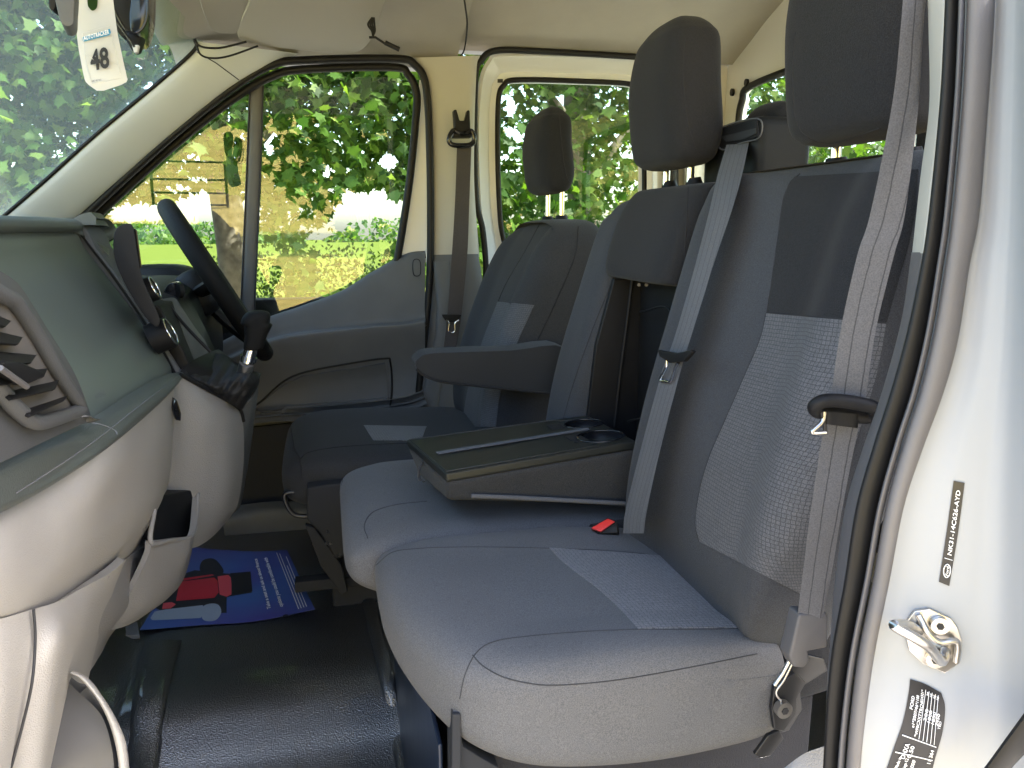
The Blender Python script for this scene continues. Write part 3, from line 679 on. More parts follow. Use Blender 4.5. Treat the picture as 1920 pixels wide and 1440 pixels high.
pb = bvh(panel)
patch('panel_insert', pb, [(566, 704), (530, 722), (500, 748), (474, 772)], [(722, 680), (725, 702), (727, 726), (727, 750)], 'plastic_trim', dd, 30, 14, .007, .009)
tube('panel_groove', [p for p in (hit(pb, a, b, .001) for a, b in cr1([(455, 775), (490, 752), (530, 716), (570, 698), (640, 684), (720, 672), (732, 680), (735, 730), (730, 770)], 50)) if p], .003, 'plastic_black', dd)
tube('sill_button', smoothpath(L([(775, 489), (787, 489), (788, 514), (776, 515)], Y=2.235), 24, True), .0012, 'plastic_black', dd, True)
surf('speaker_pod', [L([(425, 950), (520, 940), (640, 945)], Y=2.22), L([(418, 980), (520, 965), (660, 975)], Y=2.17), L([(430, 1030), (520, 1040), (650, 1035)], Y=2.20), L([(460, 1060), (520, 1070), (620, 1060)], Y=2.27)], 'plastic_grey', dd, 24, 24, .02)
strip('sheet_edge', L([(798, 465), (801, 560), (790, 650), (772, 790)], Y=2.25), L([(802, 465), (805, 560), (794, 650), (776, 790)], Y=2.25), 'door_white', dd, .003, 30, 6, .01)
surf('window_surround', [L([(786, 150), (776, 300), (757, 420), (745, 492)], Y=2.30), L([(806, 150), (808, 300), (808, 420), (808, 492)], Y=2.29)], 'door_white', dd, 20, 8, .02)
tube('window_seal', smoothpath(L([(140, 445), (240, 350), (345, 257), (445, 180), (510, 143), (570, 130), (735, 126), (765, 140), (781, 175), (779, 230), (769, 330), (756, 420), (744, 492)], Y=2.275), 90), .011, 'rubber_seal', dd, seg=10)
strip('window_bar', L([(470, 155), (463, 330), (452, 590)], Y=2.29), L([(493, 148), (487, 330), (476, 590)], Y=2.29), 'seal_mid', dd, .004, 30, 6, .012)
tube('bar_edge', L([(494, 148), (488, 330), (477, 590)], Y=2.288), .0022, 'ink_black', dd); tube('bar_edge', L([(469, 155), (462, 330), (451, 590)], Y=2.288), .0022, 'ink_black', dd)
surf('panel_shade_sheet', [L([(425, 806), (560, 792), (760, 772)], Y=2.262), L([(425, 880), (560, 880), (760, 870)], Y=2.268), L([(425, 968), (560, 968), (760, 960)], Y=2.262)], 'plastic_matte', dd, 12, 12, .006)  # dark sheet added over the lower panel to subdue warm bounced light
def onpane(a, b):
    d = ray(a, b); return d*(2.3117/(d.y-.0397*d.x))
flat('window_pane', [onpane(a, b) for a, b in [(140, 445), (240, 350), (345, 257), (445, 180), (510, 143), (570, 126), (740, 122), (780, 140), (788, 200), (776, 330), (762, 420), (752, 500), (640, 560), (500, 615), (300, 640), (140, 640)]], 'window_glass', dd, th=.004)
# ------------------------------------------------------------------ sliding door
sdn = thing('sliding_door', 'closed white sliding door with a rounded window behind the driver seat', 'van door', (.72, 2.33, -.85))
outer = L([(900, 150), (915, 112), (940, 100), (1080, 102), (1212, 110), (1222, 200), (1225, 330), (1225, 500), (1225, 680), (1060, 680), (925, 680), (912, 560), (906, 440), (896, 380), (892, 250)], Y=2.31)
inn = L([(935, 185), (945, 160), (968, 150), (1080, 152), (1192, 160), (1205, 190), (1208, 330), (1206, 430), (1196, 474), (1090, 480), (985, 478), (955, 470), (942, 440), (936, 380), (933, 270)], Y=2.335)
surf('door_skin', ringrows(outer, inn, 96, (0, .12, .2, .5, .58, .66, 1.0), (0, -.008, .002, .004, .014, .018, .0)), 'door_white', sdn, lin=True, thick=.02)
tube('door_seal', smoothpath(L([(905, 640), (908, 560), (911, 500), (905, 430), (893, 375), (890, 250), (892, 140), (903, 112), (930, 95), (1010, 96), (1220, 108)], Y=2.285), 70), .009, 'rubber_seal', sdn)
tube('window_seal', smoothpath(inn, 90, True), .008, 'rubber_seal', sdn, True)
flat('window_pane', L([(925, 140), (1215, 145), (1215, 490), (925, 490)], Y=2.345), 'rear_glass', sdn, th=.004)
flat('plug', L([(933, 148), (943, 148), (943, 155), (933, 155)], Y=2.30), 'ink_black', sdn, th=.002)

# ================================================================== SEATS
def bolster(yc, half, amt, x_mid):
    def fn(x, y, z):
        if x < x_mid:
            d = min(1, max(0, (abs(y-yc)-half*.45)/(half*.35))); x += amt*(1-d*d*(3-2*d))
        return (x, y, z)
    return fn
def posts(name_par, ys, x, z0, z1, par, tilt=.02):
    for y in ys:
        tube('post', [(x+.012, y, z0), (x-tilt+.012, y, z1)], .0062, 'chrome', par, seg=14)
# ---- passenger bench
bn = thing('passenger_bench', 'double front passenger bench in charcoal cloth with its middle back folded down as a table', 'van seat', (.3, 1.05, -.86))
def cfn(yc, half, front):
    def fn(x, y, z):
        if z > -.47:
            d = min(1, max(0, (abs(y-yc)-half*.5)/(half*.4))); e = min(1, max(0, (x-front-.02)/.12))
            z -= .012*(1-d)*e
            if x > .3: z -= (x-.3)*.06
        return (x, y, z)
    return fn
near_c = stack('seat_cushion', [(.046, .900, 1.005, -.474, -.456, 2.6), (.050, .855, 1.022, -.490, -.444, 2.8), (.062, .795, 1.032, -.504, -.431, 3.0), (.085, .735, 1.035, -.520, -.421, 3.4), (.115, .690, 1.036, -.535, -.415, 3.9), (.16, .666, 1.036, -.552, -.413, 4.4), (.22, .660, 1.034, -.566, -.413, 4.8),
               (.32, .660, 1.034, -.578, -.413, 4.8), (.42, .663, 1.034, -.576, -.418, 4.8), (.462, .665, 1.032, -.568, -.424, 4.6), (.468, .672, 1.02, -.558, -.430, 4)], 'cloth_cushion_lit', bn, 'x', 80, 140, fn=cfn(.84, .18, .05))
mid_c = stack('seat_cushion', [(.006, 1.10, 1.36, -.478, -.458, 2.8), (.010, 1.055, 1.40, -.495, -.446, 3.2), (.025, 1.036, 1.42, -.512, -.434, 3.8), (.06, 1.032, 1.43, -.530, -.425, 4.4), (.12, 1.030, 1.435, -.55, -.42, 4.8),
              (.3, 1.03, 1.435, -.575, -.42, 4.8), (.50, 1.03, 1.435, -.575, -.42, 4.8), (.52, 1.04, 1.42, -.56, -.43, 4.4)], 'cloth_cushion_lit', bn, 'x', 60, 100, fn=cfn(1.23, .2, .02))
nb = bvh(near_c)
P_left = [(1030, 1028), (1060, 1058), (1118, 1102), (1160, 1140), (1196, 1179)]
P_right = [(1245, 1043), (1320, 1080), (1400, 1115), (1445, 1150), (1468, 1177)]
ins = patch('seat_insert', nb, P_left, P_right, 'cloth_rib', near_c, 40, 40, .0012, .004)
S_ = lambda nm, pts, par=near_c, t=nb, r=.0007, m='seam_soft', **k: seam(nm, t, pts, m, par, r, **k)
S_('seam', [(705, 1060), (735, 1036), (780, 1029), (850, 1026), (940, 1026), (1028, 1028)])
S_('seam', [(1196, 1180), (1100, 1184), (1000, 1192), (930, 1202), (895, 1222), (873, 1262), (862, 1310)])
S_('seam', [(1468, 1178), (1300, 1180), (1196, 1180)])
S_('seam', [(886, 1228), (905, 1248), (940, 1268), (985, 1280), (1040, 1285), (1150, 1276), (1280, 1254), (1420, 1226)])
S_('seam', [(1245, 1043), (1150, 1033), (1028, 1028)])
mb_ = bvh(mid_c)
S_('seam', [(690, 1010), (683, 985), (700, 960), (745, 946), (800, 940)], mid_c, mb_)
S_('seam', [(640, 910), (650, 885), (690, 865), (760, 852)], mid_c, mb_)
# rear end of the cushion and its bracket
stack('cushion_rear', [(.455, .70, 1.0, -.54, -.445), (.5, .69, 1.0, -.55, -.432), (.58, .70, 1.0, -.55, -.425)], 'cloth_dark', bn, 'x', 12, 40, 4)
stack('cushion_rear', [(.37, .985, 1.045, -.50, -.432), (.42, .985, 1.045, -.5, -.428), (.5, .985, 1.045, -.5, -.42)], 'cloth_dark', bn, 'x', 12, 30, 3)
def bkt(nm, px, Y, th, m='steel_black', par=bn, bev=.0012): return prism(nm, L(px, Y=Y), (0, th, 0), m, par, bev)
bkt('hinge_plate', [(1440, 1300), (1462, 1275), (1480, 1240), (1500, 1225), (1545, 1235), (1552, 1258), (1500, 1290), (1505, 1330), (1480, 1370), (1452, 1378), (1440, 1350)], .672, .004)
bkt('hinge_arm', [(1452, 1290), (1490, 1262), (1512, 1280), (1495, 1310), (1492, 1340), (1470, 1372), (1452, 1368), (1447, 1330)], .655, .006)
bkt('hinge_lever', [(1415, 1415), (1440, 1380), (1462, 1370), (1470, 1385), (1445, 1418), (1425, 1422)], .665, .005)
c = P(1464, 1325, Y=.652); tube('bolt', [c, c-Vector((0, .008, 0))], .0092, 'steel', bn, seg=24); tube('bolt_socket', [c-Vector((0, .0082, 0)), c-Vector((0, .0088, 0))], .0042, 'ink_black', bn, seg=6)
tube('cable', smoothpath(L([(1475, 1325), (1455, 1300), (1470, 1275), (1490, 1235)], Y=.65), 16), .0012, 'steel', bn)
box('pedestal', (.13, .74, -.95), (.56, 1.40, -.56), 'carpet', bn, .006)
box('pedestal_apron', (.095, .74, -.93), (.10, 1.38, -.55), 'steel_navy', bn, .002)
bkt('foot', [(846, 1330), (858, 1330), (868, 1400), (900, 1420), (935, 1440), (935, 1700), (850, 1700)], .70, .03, 'plastic_matte')
bkt('foot', [(848, 1340), (864, 1340), (864, 1700), (846, 1700)], .690, .006, 'plastic_matte')
# backrests
NBL = [(-.51, .42, .53, .71, .995), (-.45, .405, .54, .685, 1.014), (-.37, .404, .55, .652, 1.022), (-.25, .424, .57, .618, 1.022), (-.12, .458, .60, .610, 1.022), (0, .492, .625, .606, 1.022), (.035, .506, .633, .604, 1.022), (.058, .518, .632, .610, 1.020), (.071, .534, .622, .625, 1.010), (.0745, .555, .605, .65, .99)]
near_b = stack('backrest', NBL, 'cloth_charcoal', bn, 'z', 80, 110, 5.5, fn=bolster(.82, .21, .022, .55))
tb = bvh(near_b)
patch('backrest_insert', tb, [(1438, 588), (1425, 640), (1395, 710), (1360, 790), (1330, 860), (1313, 920), (1305, 980), (1312, 1015)], [(1660, 607), (1645, 690), (1625, 760), (1600, 840), (1580, 920), (1560, 1000), (1530, 1080), (1500, 1112)], 'cloth_check', near_b, 50, 80, .0012, .004)
patch('upper_insert', tb, [(1490, 332), (1470, 370), (1458, 450), (1448, 520), (1440, 586)], [(1722, 318), (1715, 400), (1700, 470), (1680, 540), (1662, 604)], 'cloth_dark', near_b, 40, 40, .0008, .004)
S2 = lambda pts, par, t, r=.0010, m='seam_thread': seam('seam', t, pts, m, par, r)
S2([(1500, 326), (1478, 350), (1464, 420), (1452, 500), (1438, 588)], near_b, tb); S2([(1438, 587), (1560, 597), (1660, 606)], near_b, tb, .0014)
S2([(1438, 588), (1425, 640), (1395, 710), (1360, 790), (1330, 860), (1313, 920), (1305, 980), (1312, 1015)], near_b, tb, .0014)
mid_side = stack('backrest', [(-.50, .405, .53, 1.29, 1.42), (-.44, .398, .54, 1.275, 1.43), (-.36, .404, .55, 1.27, 1.435), (-.25, .424, .57, 1.27, 1.43), (-.12, .458, .60, 1.27, 1.415), (0, .490, .625, 1.27, 1.39), (.025, .505, .63, 1.27, 1.37), (.042, .518, .628, 1.27, 1.355), (.051, .534, .62, 1.275, 1.34), (.054, .555, .60, 1.29, 1.32)], 'cloth_charcoal', bn, 'z', 60, 60, 4.2)
top_blk = stack('backrest_top', [(-.082, .485, .60, 1.035, 1.285), (-.076, .470, .61, 1.028, 1.292), (-.05, .470, .615, 1.024, 1.296), (.0, .484, .625, 1.022, 1.296), (.035, .500, .635, 1.022, 1.296), (.055, .514, .63, 1.022, 1.292), (.064, .527, .622, 1.026, 1.288), (.067, .55, .605, 1.04, 1.27)], 'cloth_dark', bn, 'z', 50, 70, 6)
tt = bvh(top_blk); S2([(1290, 352), (1287, 420), (1284, 470), (1282, 514)], top_blk, tt)
ts = bvh(mid_side); S2([(1192, 380), (1172, 440), (1150, 520), (1110, 620), (1075, 720), (1055, 790)], mid_side, ts, .0007)
box('recess_panel', (.535, 1.022, -.46), (.555, 1.275, -.07), 'plastic_black', bn, .003)
prism('recess_side', [(.43, 1.262, -.44), (.455, 1.262, -.2), (.485, 1.262, -.085), (.55, 1.262, -.085), (.55, 1.262, -.44)], (0, .012, 0), 'plastic_black', bn, .002)
tube('recess_trim', L([(1186, 520), (1176, 600), (1163, 700), (1152, 800)], Y=1.255), .003, 'plastic_black', bn)
box('recess_floor', (.42, 1.03, -.45), (.55, 1.27, -.44), 'plastic_black', bn, .002)
for q in (1198, 1212): tube('stud', [P(q, 534, Y=1.2), P(q, 534, Y=1.205)], .003, 'seal_mid', bn, seg=10)
tube('recess_frame', smoothpath([P(1200, 585, Y=1.21), P(1260, 588, Y=1.08), P(1250, 760, Y=1.08), P(1178, 790, Y=1.21)], 24), .002, 'plastic_black', bn)
# fold-down table
tray_q = [P(762, 824, Y=1.27), P(1102, 778, Y=1.275), P(1192, 826, Y=1.045), P(836, 888, Y=1.03)]
tn = (tray_q[1]-tray_q[0]).cross(tray_q[3]-tray_q[0]).normalized(); tn = tn if tn.z > 0 else -tn
tray = prism('table_tray', tray_q, -tn*.013, 'plastic_table', bn, .0035)
cups = []
def tq(s, t): return qpt(tray_q, s, t)
cups = [(tq(.905, .30), .033), (tq(.88, .745), .037)]
bpy.context.view_layer.update()
for i, (c, r) in enumerate(cups):
    bm = bmesh.new(); bmesh.ops.create_cone(bm, cap_ends=True, segments=48, radius1=r, radius2=r, depth=.022)
    me = bpy.data.meshes.new('cut'); bm.to_mesh(me); bm.free(); co = bpy.data.objects.new('cut', me); COL.objects.link(co)
    co.matrix_world = Matrix.Translation(c) @ tn.to_track_quat('Z', 'Y').to_matrix().to_4x4()
    md = tray.modifiers.new('b', 'BOOLEAN'); md.object = co; md.operation = 'DIFFERENCE'; md.solver = 'EXACT'
    bpy.context.view_layer.update(); dg = bpy.context.evaluated_depsgraph_get(); nm = bpy.data.meshes.new_from_object(tray.evaluated_get(dg)); tray.modifiers.clear(); tray.data = nm
    for p_ in nm.polygons: p_.use_smooth = False
    bpy.data.objects.remove(co)
    u_ = (tray_q[1]-tray_q[0]).normalized(); v_ = tn.cross(u_)
    ring = lambda rr, h: [c+u_*math.cos(a)*rr+v_*math.sin(a)*rr+tn*h for a in np.linspace(0, 2*math.pi, 41)[:-1]]
    wall = [ring(r-.0006, .0012)+[ring(r-.0006, .0012)[0]], ring(r-.001, -.01)+[ring(r-.001, -.01)[0]], ring(r-.003, -.026)+[ring(r-.003, -.026)[0]], ring(.002, -.0265)+[ring(.002, -.0265)[0]]]
    surf('cup_holder', wall, 'plastic_gloss', tray, lin=True, thick=.0008)
    tube('cup_rim', ring(r, .0005), .0016, 'plastic_gloss', tray, True)
tube('tray_lip', [p+tn*.0006 for p in (tq(.012, .03), tq(.80, .03), tq(.82, .05), tq(.82, .12), tq(.98, .13))], .0012, 'plastic_table', tray)
tube('tray_lip', [p+tn*.0006 for p in (tq(.012, .03), tq(.012, .97), tq(.80, .97))], .0012, 'plastic_table', tray)
for s0, s1, t0, t1 in ((.72, .79, .20, .34), (.72, .80, .58, .80)):
    prism('coin_slot', [tq(s0, t0)+tn*.001, tq(s1, t0)+tn*.001, tq(s1, t1)+tn*.001, tq(s0, t1)+tn*.001], -tn*.0008, 'ink_black', tray, 0)
prism('elastic_strap', [tq(.06, .50)+tn*.0025, tq(.88, .47)+tn*.0025, tq(.88, .53)+tn*.0025, tq(.06, .56)+tn*.0025], -tn*.0015, 'belt_web', tray, .0004)
def hexa(name, top, bot, m, par, bev=.006, segs=4):
    bm = bmesh.new(); a = [bm.verts.new(p) for p in top]; b = [bm.verts.new(p) for p in bot]
    bm.faces.new(a); bm.faces.new(b[::-1])
    for q in range(4): bm.faces.new([a[q], b[q], b[(q+1) % 4], a[(q+1) % 4]])
    bmesh.ops.recalc_face_normals(bm, faces=bm.faces); bmesh.ops.bevel(bm, geom=list(bm.edges), offset=bev, segments=segs, profile=.6, affect='EDGES', clamp_overlap=True)
    me = bpy.data.meshes.new(name); bm.to_mesh(me); bm.free()
    for p in me.polygons: p.use_smooth = True
    me.set_sharp_from_angle(angle=R(45)); me.materials.append(MATS[m]); return link(bpy.data.objects.new(name, me), par)
tt4 = [p-tn*.012 for p in tray_q]; tt4[1] = tt4[1]+Vector((.02, 0, 0)); tt4[2] = tt4[2]+Vector((.02, 0, 0))
bf, bb_ = P(838, 938, Y=1.036), P(1180, 946, Y=1.042)
hexa('table_cushion', tt4, [P(788, 893, Y=1.262), bb_+Vector((0, .23, 0)), bb_, bf], 'cloth_driver', bn, .009)
tube('piping', smoothpath(L([(884, 930), (960, 933), (1060, 938), (1172, 944)], Y=1.030), 20), .0035, 'belt_web', bn)
tube('pull_tab', smoothpath([P(793, 868, Y=1.16), P(786, 880, Y=1.15), P(786, 897, Y=1.15), P(795, 903, Y=1.14)], 14), .003, 'cloth_charcoal', bn, flat=.5)
# headrests
def headrest(par, y0, y1, z0, z1, xf, th=.095, lab=None, nseam=None):
    h = z1-z0; w_ = (y1-y0)/2; yc = (y0+y1)/2
    lv = [(z0-.001, xf+.035, xf+th-.035, y0+.035, y1-.035), (z0+.004, xf+.018, xf+th-.018, y0+.018, y1-.018), (z0+.018, xf+.006, xf+th-.006, y0+.006, y1-.006), (z0+h*.25, xf, xf+th, y0, y1), (z0+h*.55, xf-.006, xf+th-.006, y0+.002, y1-.002), (z0+h*.82, xf+.002, xf+th-.008, y0+.010, y1-.010),
          (z1-.02, xf+.012, xf+th-.016, y0+.024, y1-.024), (z1-.006, xf+.024, xf+th-.028, y0+.045, y1-.045), (z1, xf+.035, xf+th-.04, y0+.065, y1-.065)]
    return stack('headrest', lv, 'cloth_dark', par, 'z', 50, 64, 3.6, lab)
h1 = headrest(bn, .636, .836, .092, .335, .505, .105); posts('p', (.80, .685), .56, .04, .12, h1, 0)
h2 = headrest(bn, 1.095, 1.295, .097, .318, .505, .10); posts('p', (1.245, 1.155), .555, .04, .12, h2, 0)
for par, ys in ((h1, (.80, .685)), (h2, (1.245, 1.155))):
    for y in ys: tube('collar', [(.575, y, .060), (.573, y, .080)], lambda q: .017-.006*q, 'plastic_black', par, seg=20)
t1 = bvh(h1); S2([(1492, 60), (1486, 140), (1492, 220), (1512, 255), (1560, 268), (1650, 240)], h1, t1, .0008)
t2 = bvh(h2); S2([(1285, 72), (1281, 140), (1290, 230), (1310, 285), (1338, 300)], h2, t2, .0008)
# red buckle
prism('buckle', [P(1107, 990, Y=.985), P(1140, 970, Y=.985), P(1156, 977, Y=.965), P(1160, 1000, Y=.965), P(1120, 1000, Y=.97)], (.012, .02, -.02), 'plastic_black', bn, .002)
prism('buckle_button', [P(1108, 990, Y=.975), P(1140, 972, Y=.975), P(1153, 978, Y=.965), P(1126, 997, Y=.965)], (.006, .012, -.008), 'red_plastic', bn, .001)
# belt tower
tw = box('belt_tower', (.600, 1.018, -.03), (.690, 1.182, .158), 'plastic_tower', bn, .016)
stack('tower_cap', [(.12, .635, .70, 1.03, 1.15, 3), (.165, .64, .70, 1.04, 1.145, 3), (.180, .65, .695, 1.05, 1.135, 3), (.186, .66, .685, 1.07, 1.12, 3)], 'cloth_dark', bn, 'z', 14, 30)
ttw = bvh(tw)
bz = [(1347, 243), (1420, 222), (1425, 256), (1390, 268), (1352, 280)]
prism('bezel', [P(a, b, X=.5985) for a, b in bz], (-.003, 0, 0), 'plastic_black', tw, .001)
tube('bezel_edge', smoothpath([P(a, b, X=.595) for a, b in bz], 30, True), .0011, 'plastic_grey', tw, True, 6)
prism('slot', [P(a, b, X=.594) for a, b in ((1353, 256), (1418, 240), (1418, 250), (1395, 261), (1362, 266))], (-.0008, 0, 0), 'ink_black', tw, 0)

# ---- driver seat
ds = thing('driver_seat', 'single driver seat in charcoal cloth with headrest and fabric armrest', 'van seat', (.15, 1.88, -.85))
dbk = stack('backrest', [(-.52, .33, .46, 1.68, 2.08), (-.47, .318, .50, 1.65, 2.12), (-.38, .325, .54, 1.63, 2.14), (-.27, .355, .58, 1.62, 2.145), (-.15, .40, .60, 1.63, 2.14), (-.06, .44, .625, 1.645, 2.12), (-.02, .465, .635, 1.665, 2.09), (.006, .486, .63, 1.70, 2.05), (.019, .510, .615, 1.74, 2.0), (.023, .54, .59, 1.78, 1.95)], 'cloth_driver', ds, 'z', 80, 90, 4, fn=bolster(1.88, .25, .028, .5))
td = bvh(dbk)
patch('backrest_insert', td, [(934, 566), (905, 640), (880, 720), (866, 800)], [(1002, 572), (965, 655), (940, 730), (930, 800)], 'cloth_check', dbk, 30, 40, .0015, .004)
S2([(1085, 425), (1078, 480), (1045, 560), (1000, 655)], dbk, td, .0014); S2([(1012, 420), (985, 470), (950, 530), (934, 566)], dbk, td, .0014); S2([(934, 566), (1002, 572)], dbk, td, .0014)
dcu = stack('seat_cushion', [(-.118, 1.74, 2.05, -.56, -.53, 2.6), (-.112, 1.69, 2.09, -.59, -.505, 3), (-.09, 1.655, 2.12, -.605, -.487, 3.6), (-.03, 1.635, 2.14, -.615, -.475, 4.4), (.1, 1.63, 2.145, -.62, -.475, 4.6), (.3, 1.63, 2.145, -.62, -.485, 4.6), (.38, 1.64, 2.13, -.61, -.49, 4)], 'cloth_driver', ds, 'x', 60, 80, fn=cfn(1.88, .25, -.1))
tdc = bvh(dcu)
patch('seat_insert', tdc, [(682, 798), (700, 826)], [(800, 800), (790, 826)], 'cloth_rib', dcu, 20, 10, .0015, .004)
S2([(562, 862), (580, 848), (640, 838), (740, 832), (770, 832)], dcu, tdc, .0016); S2([(545, 800), (552, 840), (562, 862), (566, 900)], dcu, tdc, .0016)
h3 = headrest(ds, 1.775, 1.995, .085, .285, .500, .09); posts('p', (1.93, 1.81), .545, .02, .10, h3, 0)
for y in (1.93, 1.81): tube('collar', [(.557, y, .016), (.557, y, .032)], lambda q: .018-.005*q, 'plastic_black', h3, seg=18)
t3 = bvh(h3); S2([(1048, 200), (1052, 260), (1062, 330), (1080, 352)], h3, t3, .0010)
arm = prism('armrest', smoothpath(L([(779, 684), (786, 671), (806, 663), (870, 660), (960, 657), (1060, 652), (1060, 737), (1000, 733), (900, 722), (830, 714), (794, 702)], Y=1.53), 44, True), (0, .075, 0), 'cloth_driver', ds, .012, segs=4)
tube('piping', smoothpath(L([(781, 692), (796, 704), (830, 716), (900, 724), (1000, 735), (1040, 738)], Y=1.528), 30), .0028, 'seam_thread', ds)
box('pedestal', (-.02, 1.68, -.86), (.36, 2.10, -.64), 'plastic_matte', ds, .01)
prism('side_cover', L([(575, 915), (650, 905), (660, 960), (655, 1040), (630, 1050), (600, 1000), (575, 975)], Y=1.60), (0, .05, 0), 'plastic_matte', ds, .006)
tube('adjust_bar', smoothpath(L([(600, 925), (542, 923), (534, 936), (548, 962), (570, 968), (640, 966), (655, 958)], Y=1.66), 40), .0055, 'steel_black', ds)
box('slide_rail', (-.10, 1.665, -.80), (.30, 1.70, -.775), 'plastic_matte', ds, .003)
prism('floor_bracket', L([(572, 985), (590, 990), (640, 1060), (652, 1110), (640, 1115), (600, 1060)], Y=1.62), (0, .02, 0), 'plastic_matte', ds, .003)
for a, b in ((608, 995), (613, 1018), (628, 1040)): tube('bolt', [P(a, b, Y=1.615), P(a+8, b, Y=1.60)], .004, 'steel', ds, seg=10)
# ---- rear bench glimpsed behind
rb = thing('rear_bench', 'dark second row bench seen behind the near front headrest', 'van seat', (1.1, 1.0, -.86))
stack('backrest', [(-.5, 1.05, 1.18, .55, 1.9), (0, 1.08, 1.2, .55, 1.9), (.045, 1.09, 1.2, .57, 1.88), (.055, 1.11, 1.18, .6, 1.85)], 'cloth_dark', rb, 'z', 20, 60, 6)
stack('seat_cushion', [(.85, .6, 1.85, -.5, -.44), (.9, .56, 1.9, -.54, -.42), (1.1, .56, 1.9, -.54, -.42)], 'cloth_dark', rb, 'x', 14, 50, 5)
for y0, y1 in ((1.08, 1.28), (.74, .96)):
    headrest(rb, y0, y1, .075, .235, 1.06, .09)

# ================================================================== BELTS
def belt(name, lab, left, right, m, group=None, grp='seat belts hanging beside the front seats'):
    t = thing(name, lab, 'seat belt', (left[-1]+right[-1])/2, grp)
    w_ = strip('webbing', left, right, m, t, .0010, 90, 6, .0012)
    return t
nbl = [(1697, -60, .47), (1688, 60, .48), (1672, 200, .495), (1632, 400, .515), (1607, 480, .52), (1576, 620, .53), (1556, 755, .54), (1545, 800, .545), (1521, 950, .56), (1507, 1060, .575), (1494, 1165, .59)]
nbr = [(1742, -60, .47), (1731, 60, .48), (1722, 200, .49), (1697, 400, .505), (1676, 480, .51), (1642, 620, .52), (1622, 755, .53), (1610, 800, .535), (1580, 950, .55), (1562, 1060, .57), (1543, 1160, .585)]
b1 = belt('seat_belt', 'wide grey seat belt hanging in front of the near door pillar, with black guide loop', L3(nbl), L3(nbr), 'belt_web')
tube('guide_loop', smoothpath([P(1528, 762, Y=.53), P(1545, 752, Y=.525), P(1580, 752, Y=.522), (P(1632, 762, Y=.515)), P(1642, 772, Y=.52), P(1625, 782, Y=.528), P(1570, 775, Y=.532), P(1535, 772, Y=.535)], 60, True), .0058, 'plastic_black', b1, True, 12)
strip('guide_sleeve', L([(1548, 772), (1547, 795)], Y=.53), L([(1612, 776), (1608, 803)], Y=.525), 'plastic_black', b1, .003, 10, 10, .004)
tube('tongue', smoothpath(L([(1546, 772), (1542, 790), (1524, 808), (1528, 812), (1548, 811)], Y=.529), 20), .0018, 'steel', b1)
tube('tongue', L([(1540, 772), (1545, 790), (1548, 812)], Y=.5292), .0016, 'steel_black', b1)
ac = prism('anchor_cover', L([(1499, 1152), (1550, 1148), (1554, 1158), (1552, 1215), (1515, 1222), (1520, 1240), (1508, 1254), (1490, 1252), (1480, 1232), (1488, 1200)], Y=.585), (0, .018, 0), 'seal_mid', b1, .003)
tube('anchor_hook', L([(1482, 1235), (1468, 1262), (1452, 1285)], Y=.60), .0022, 'steel', b1)
b2l = [(1366, 258, .612), (1345, 330, .532), (1330, 395, .490), (1308, 480, .470), (1286, 560, .455), (1262, 640, .440), (1240, 700, .430), (1200, 847, .403), (1173, 957, .385), (1168, 1000, .380)]
b2r = [(1406, 258, .612), (1392, 325, .532), (1372, 395, .490), (1343, 480, .470), (1318, 560, .455), (1293, 640, .440), (1275, 700, .430), (1237, 847, .403), (1213, 957, .385), (1207, 1000, .380)]
b2 = belt('seat_belt', 'narrow grey seat belt coming out of the black tower between the two passenger headrests', L3(b2l, 'X'), L3(b2r, 'X'), 'belt_web')
prism('tongue_grip', L([(1240, 656), (1275, 662), (1303, 655), (1306, 660), (1290, 678), (1262, 680), (1244, 668)], X=.428), (-.006, 0, 0), 'plastic_black', b2, .0015)
tube('tongue', smoothpath(L([(1250, 674), (1249, 690), (1238, 712), (1248, 715), (1258, 714), (1266, 690), (1272, 680)], X=.424), 26), .0020, 'chrome', b2)
b3l = [(857, 268), (853, 380), (847, 480), (838, 600), (828, 680)]; b3r = [(884, 270), (880, 380), (876, 480), (864, 600), (850, 680)]
b3 = belt('seat_belt', 'dark brown grey seat belt hanging on the far cream door pillar', L(b3l, Y=2.19), L(b3r, Y=2.19), 'belt_web_dark')
tube('guide_loop', smoothpath(L([(842, 262), (850, 245), (862, 250), (876, 250), (884, 246), (889, 262), (880, 272), (850, 272)], Y=2.175), 50, True), .007, 'plastic_gloss', b3, True, 12)
prism('guide_arm', L([(851, 206), (856, 205), (862, 226), (872, 226), (877, 206), (881, 207), (882, 240), (884, 258), (850, 258), (853, 236)], Y=2.18), (0, .03, 0), 'plastic_black', b3, .003)
prism('tongue_grip', L([(828, 590), (866, 590), (860, 600), (852, 604), (842, 604), (834, 600)], Y=2.178), (0, .01, 0), 'plastic_black', b3, .0015)
tube('tongue', smoothpath(L([(836, 600), (842, 606), (841, 621), (852, 622), (853, 606), (860, 600)], Y=2.176), 24), .0024, 'chrome', b3)

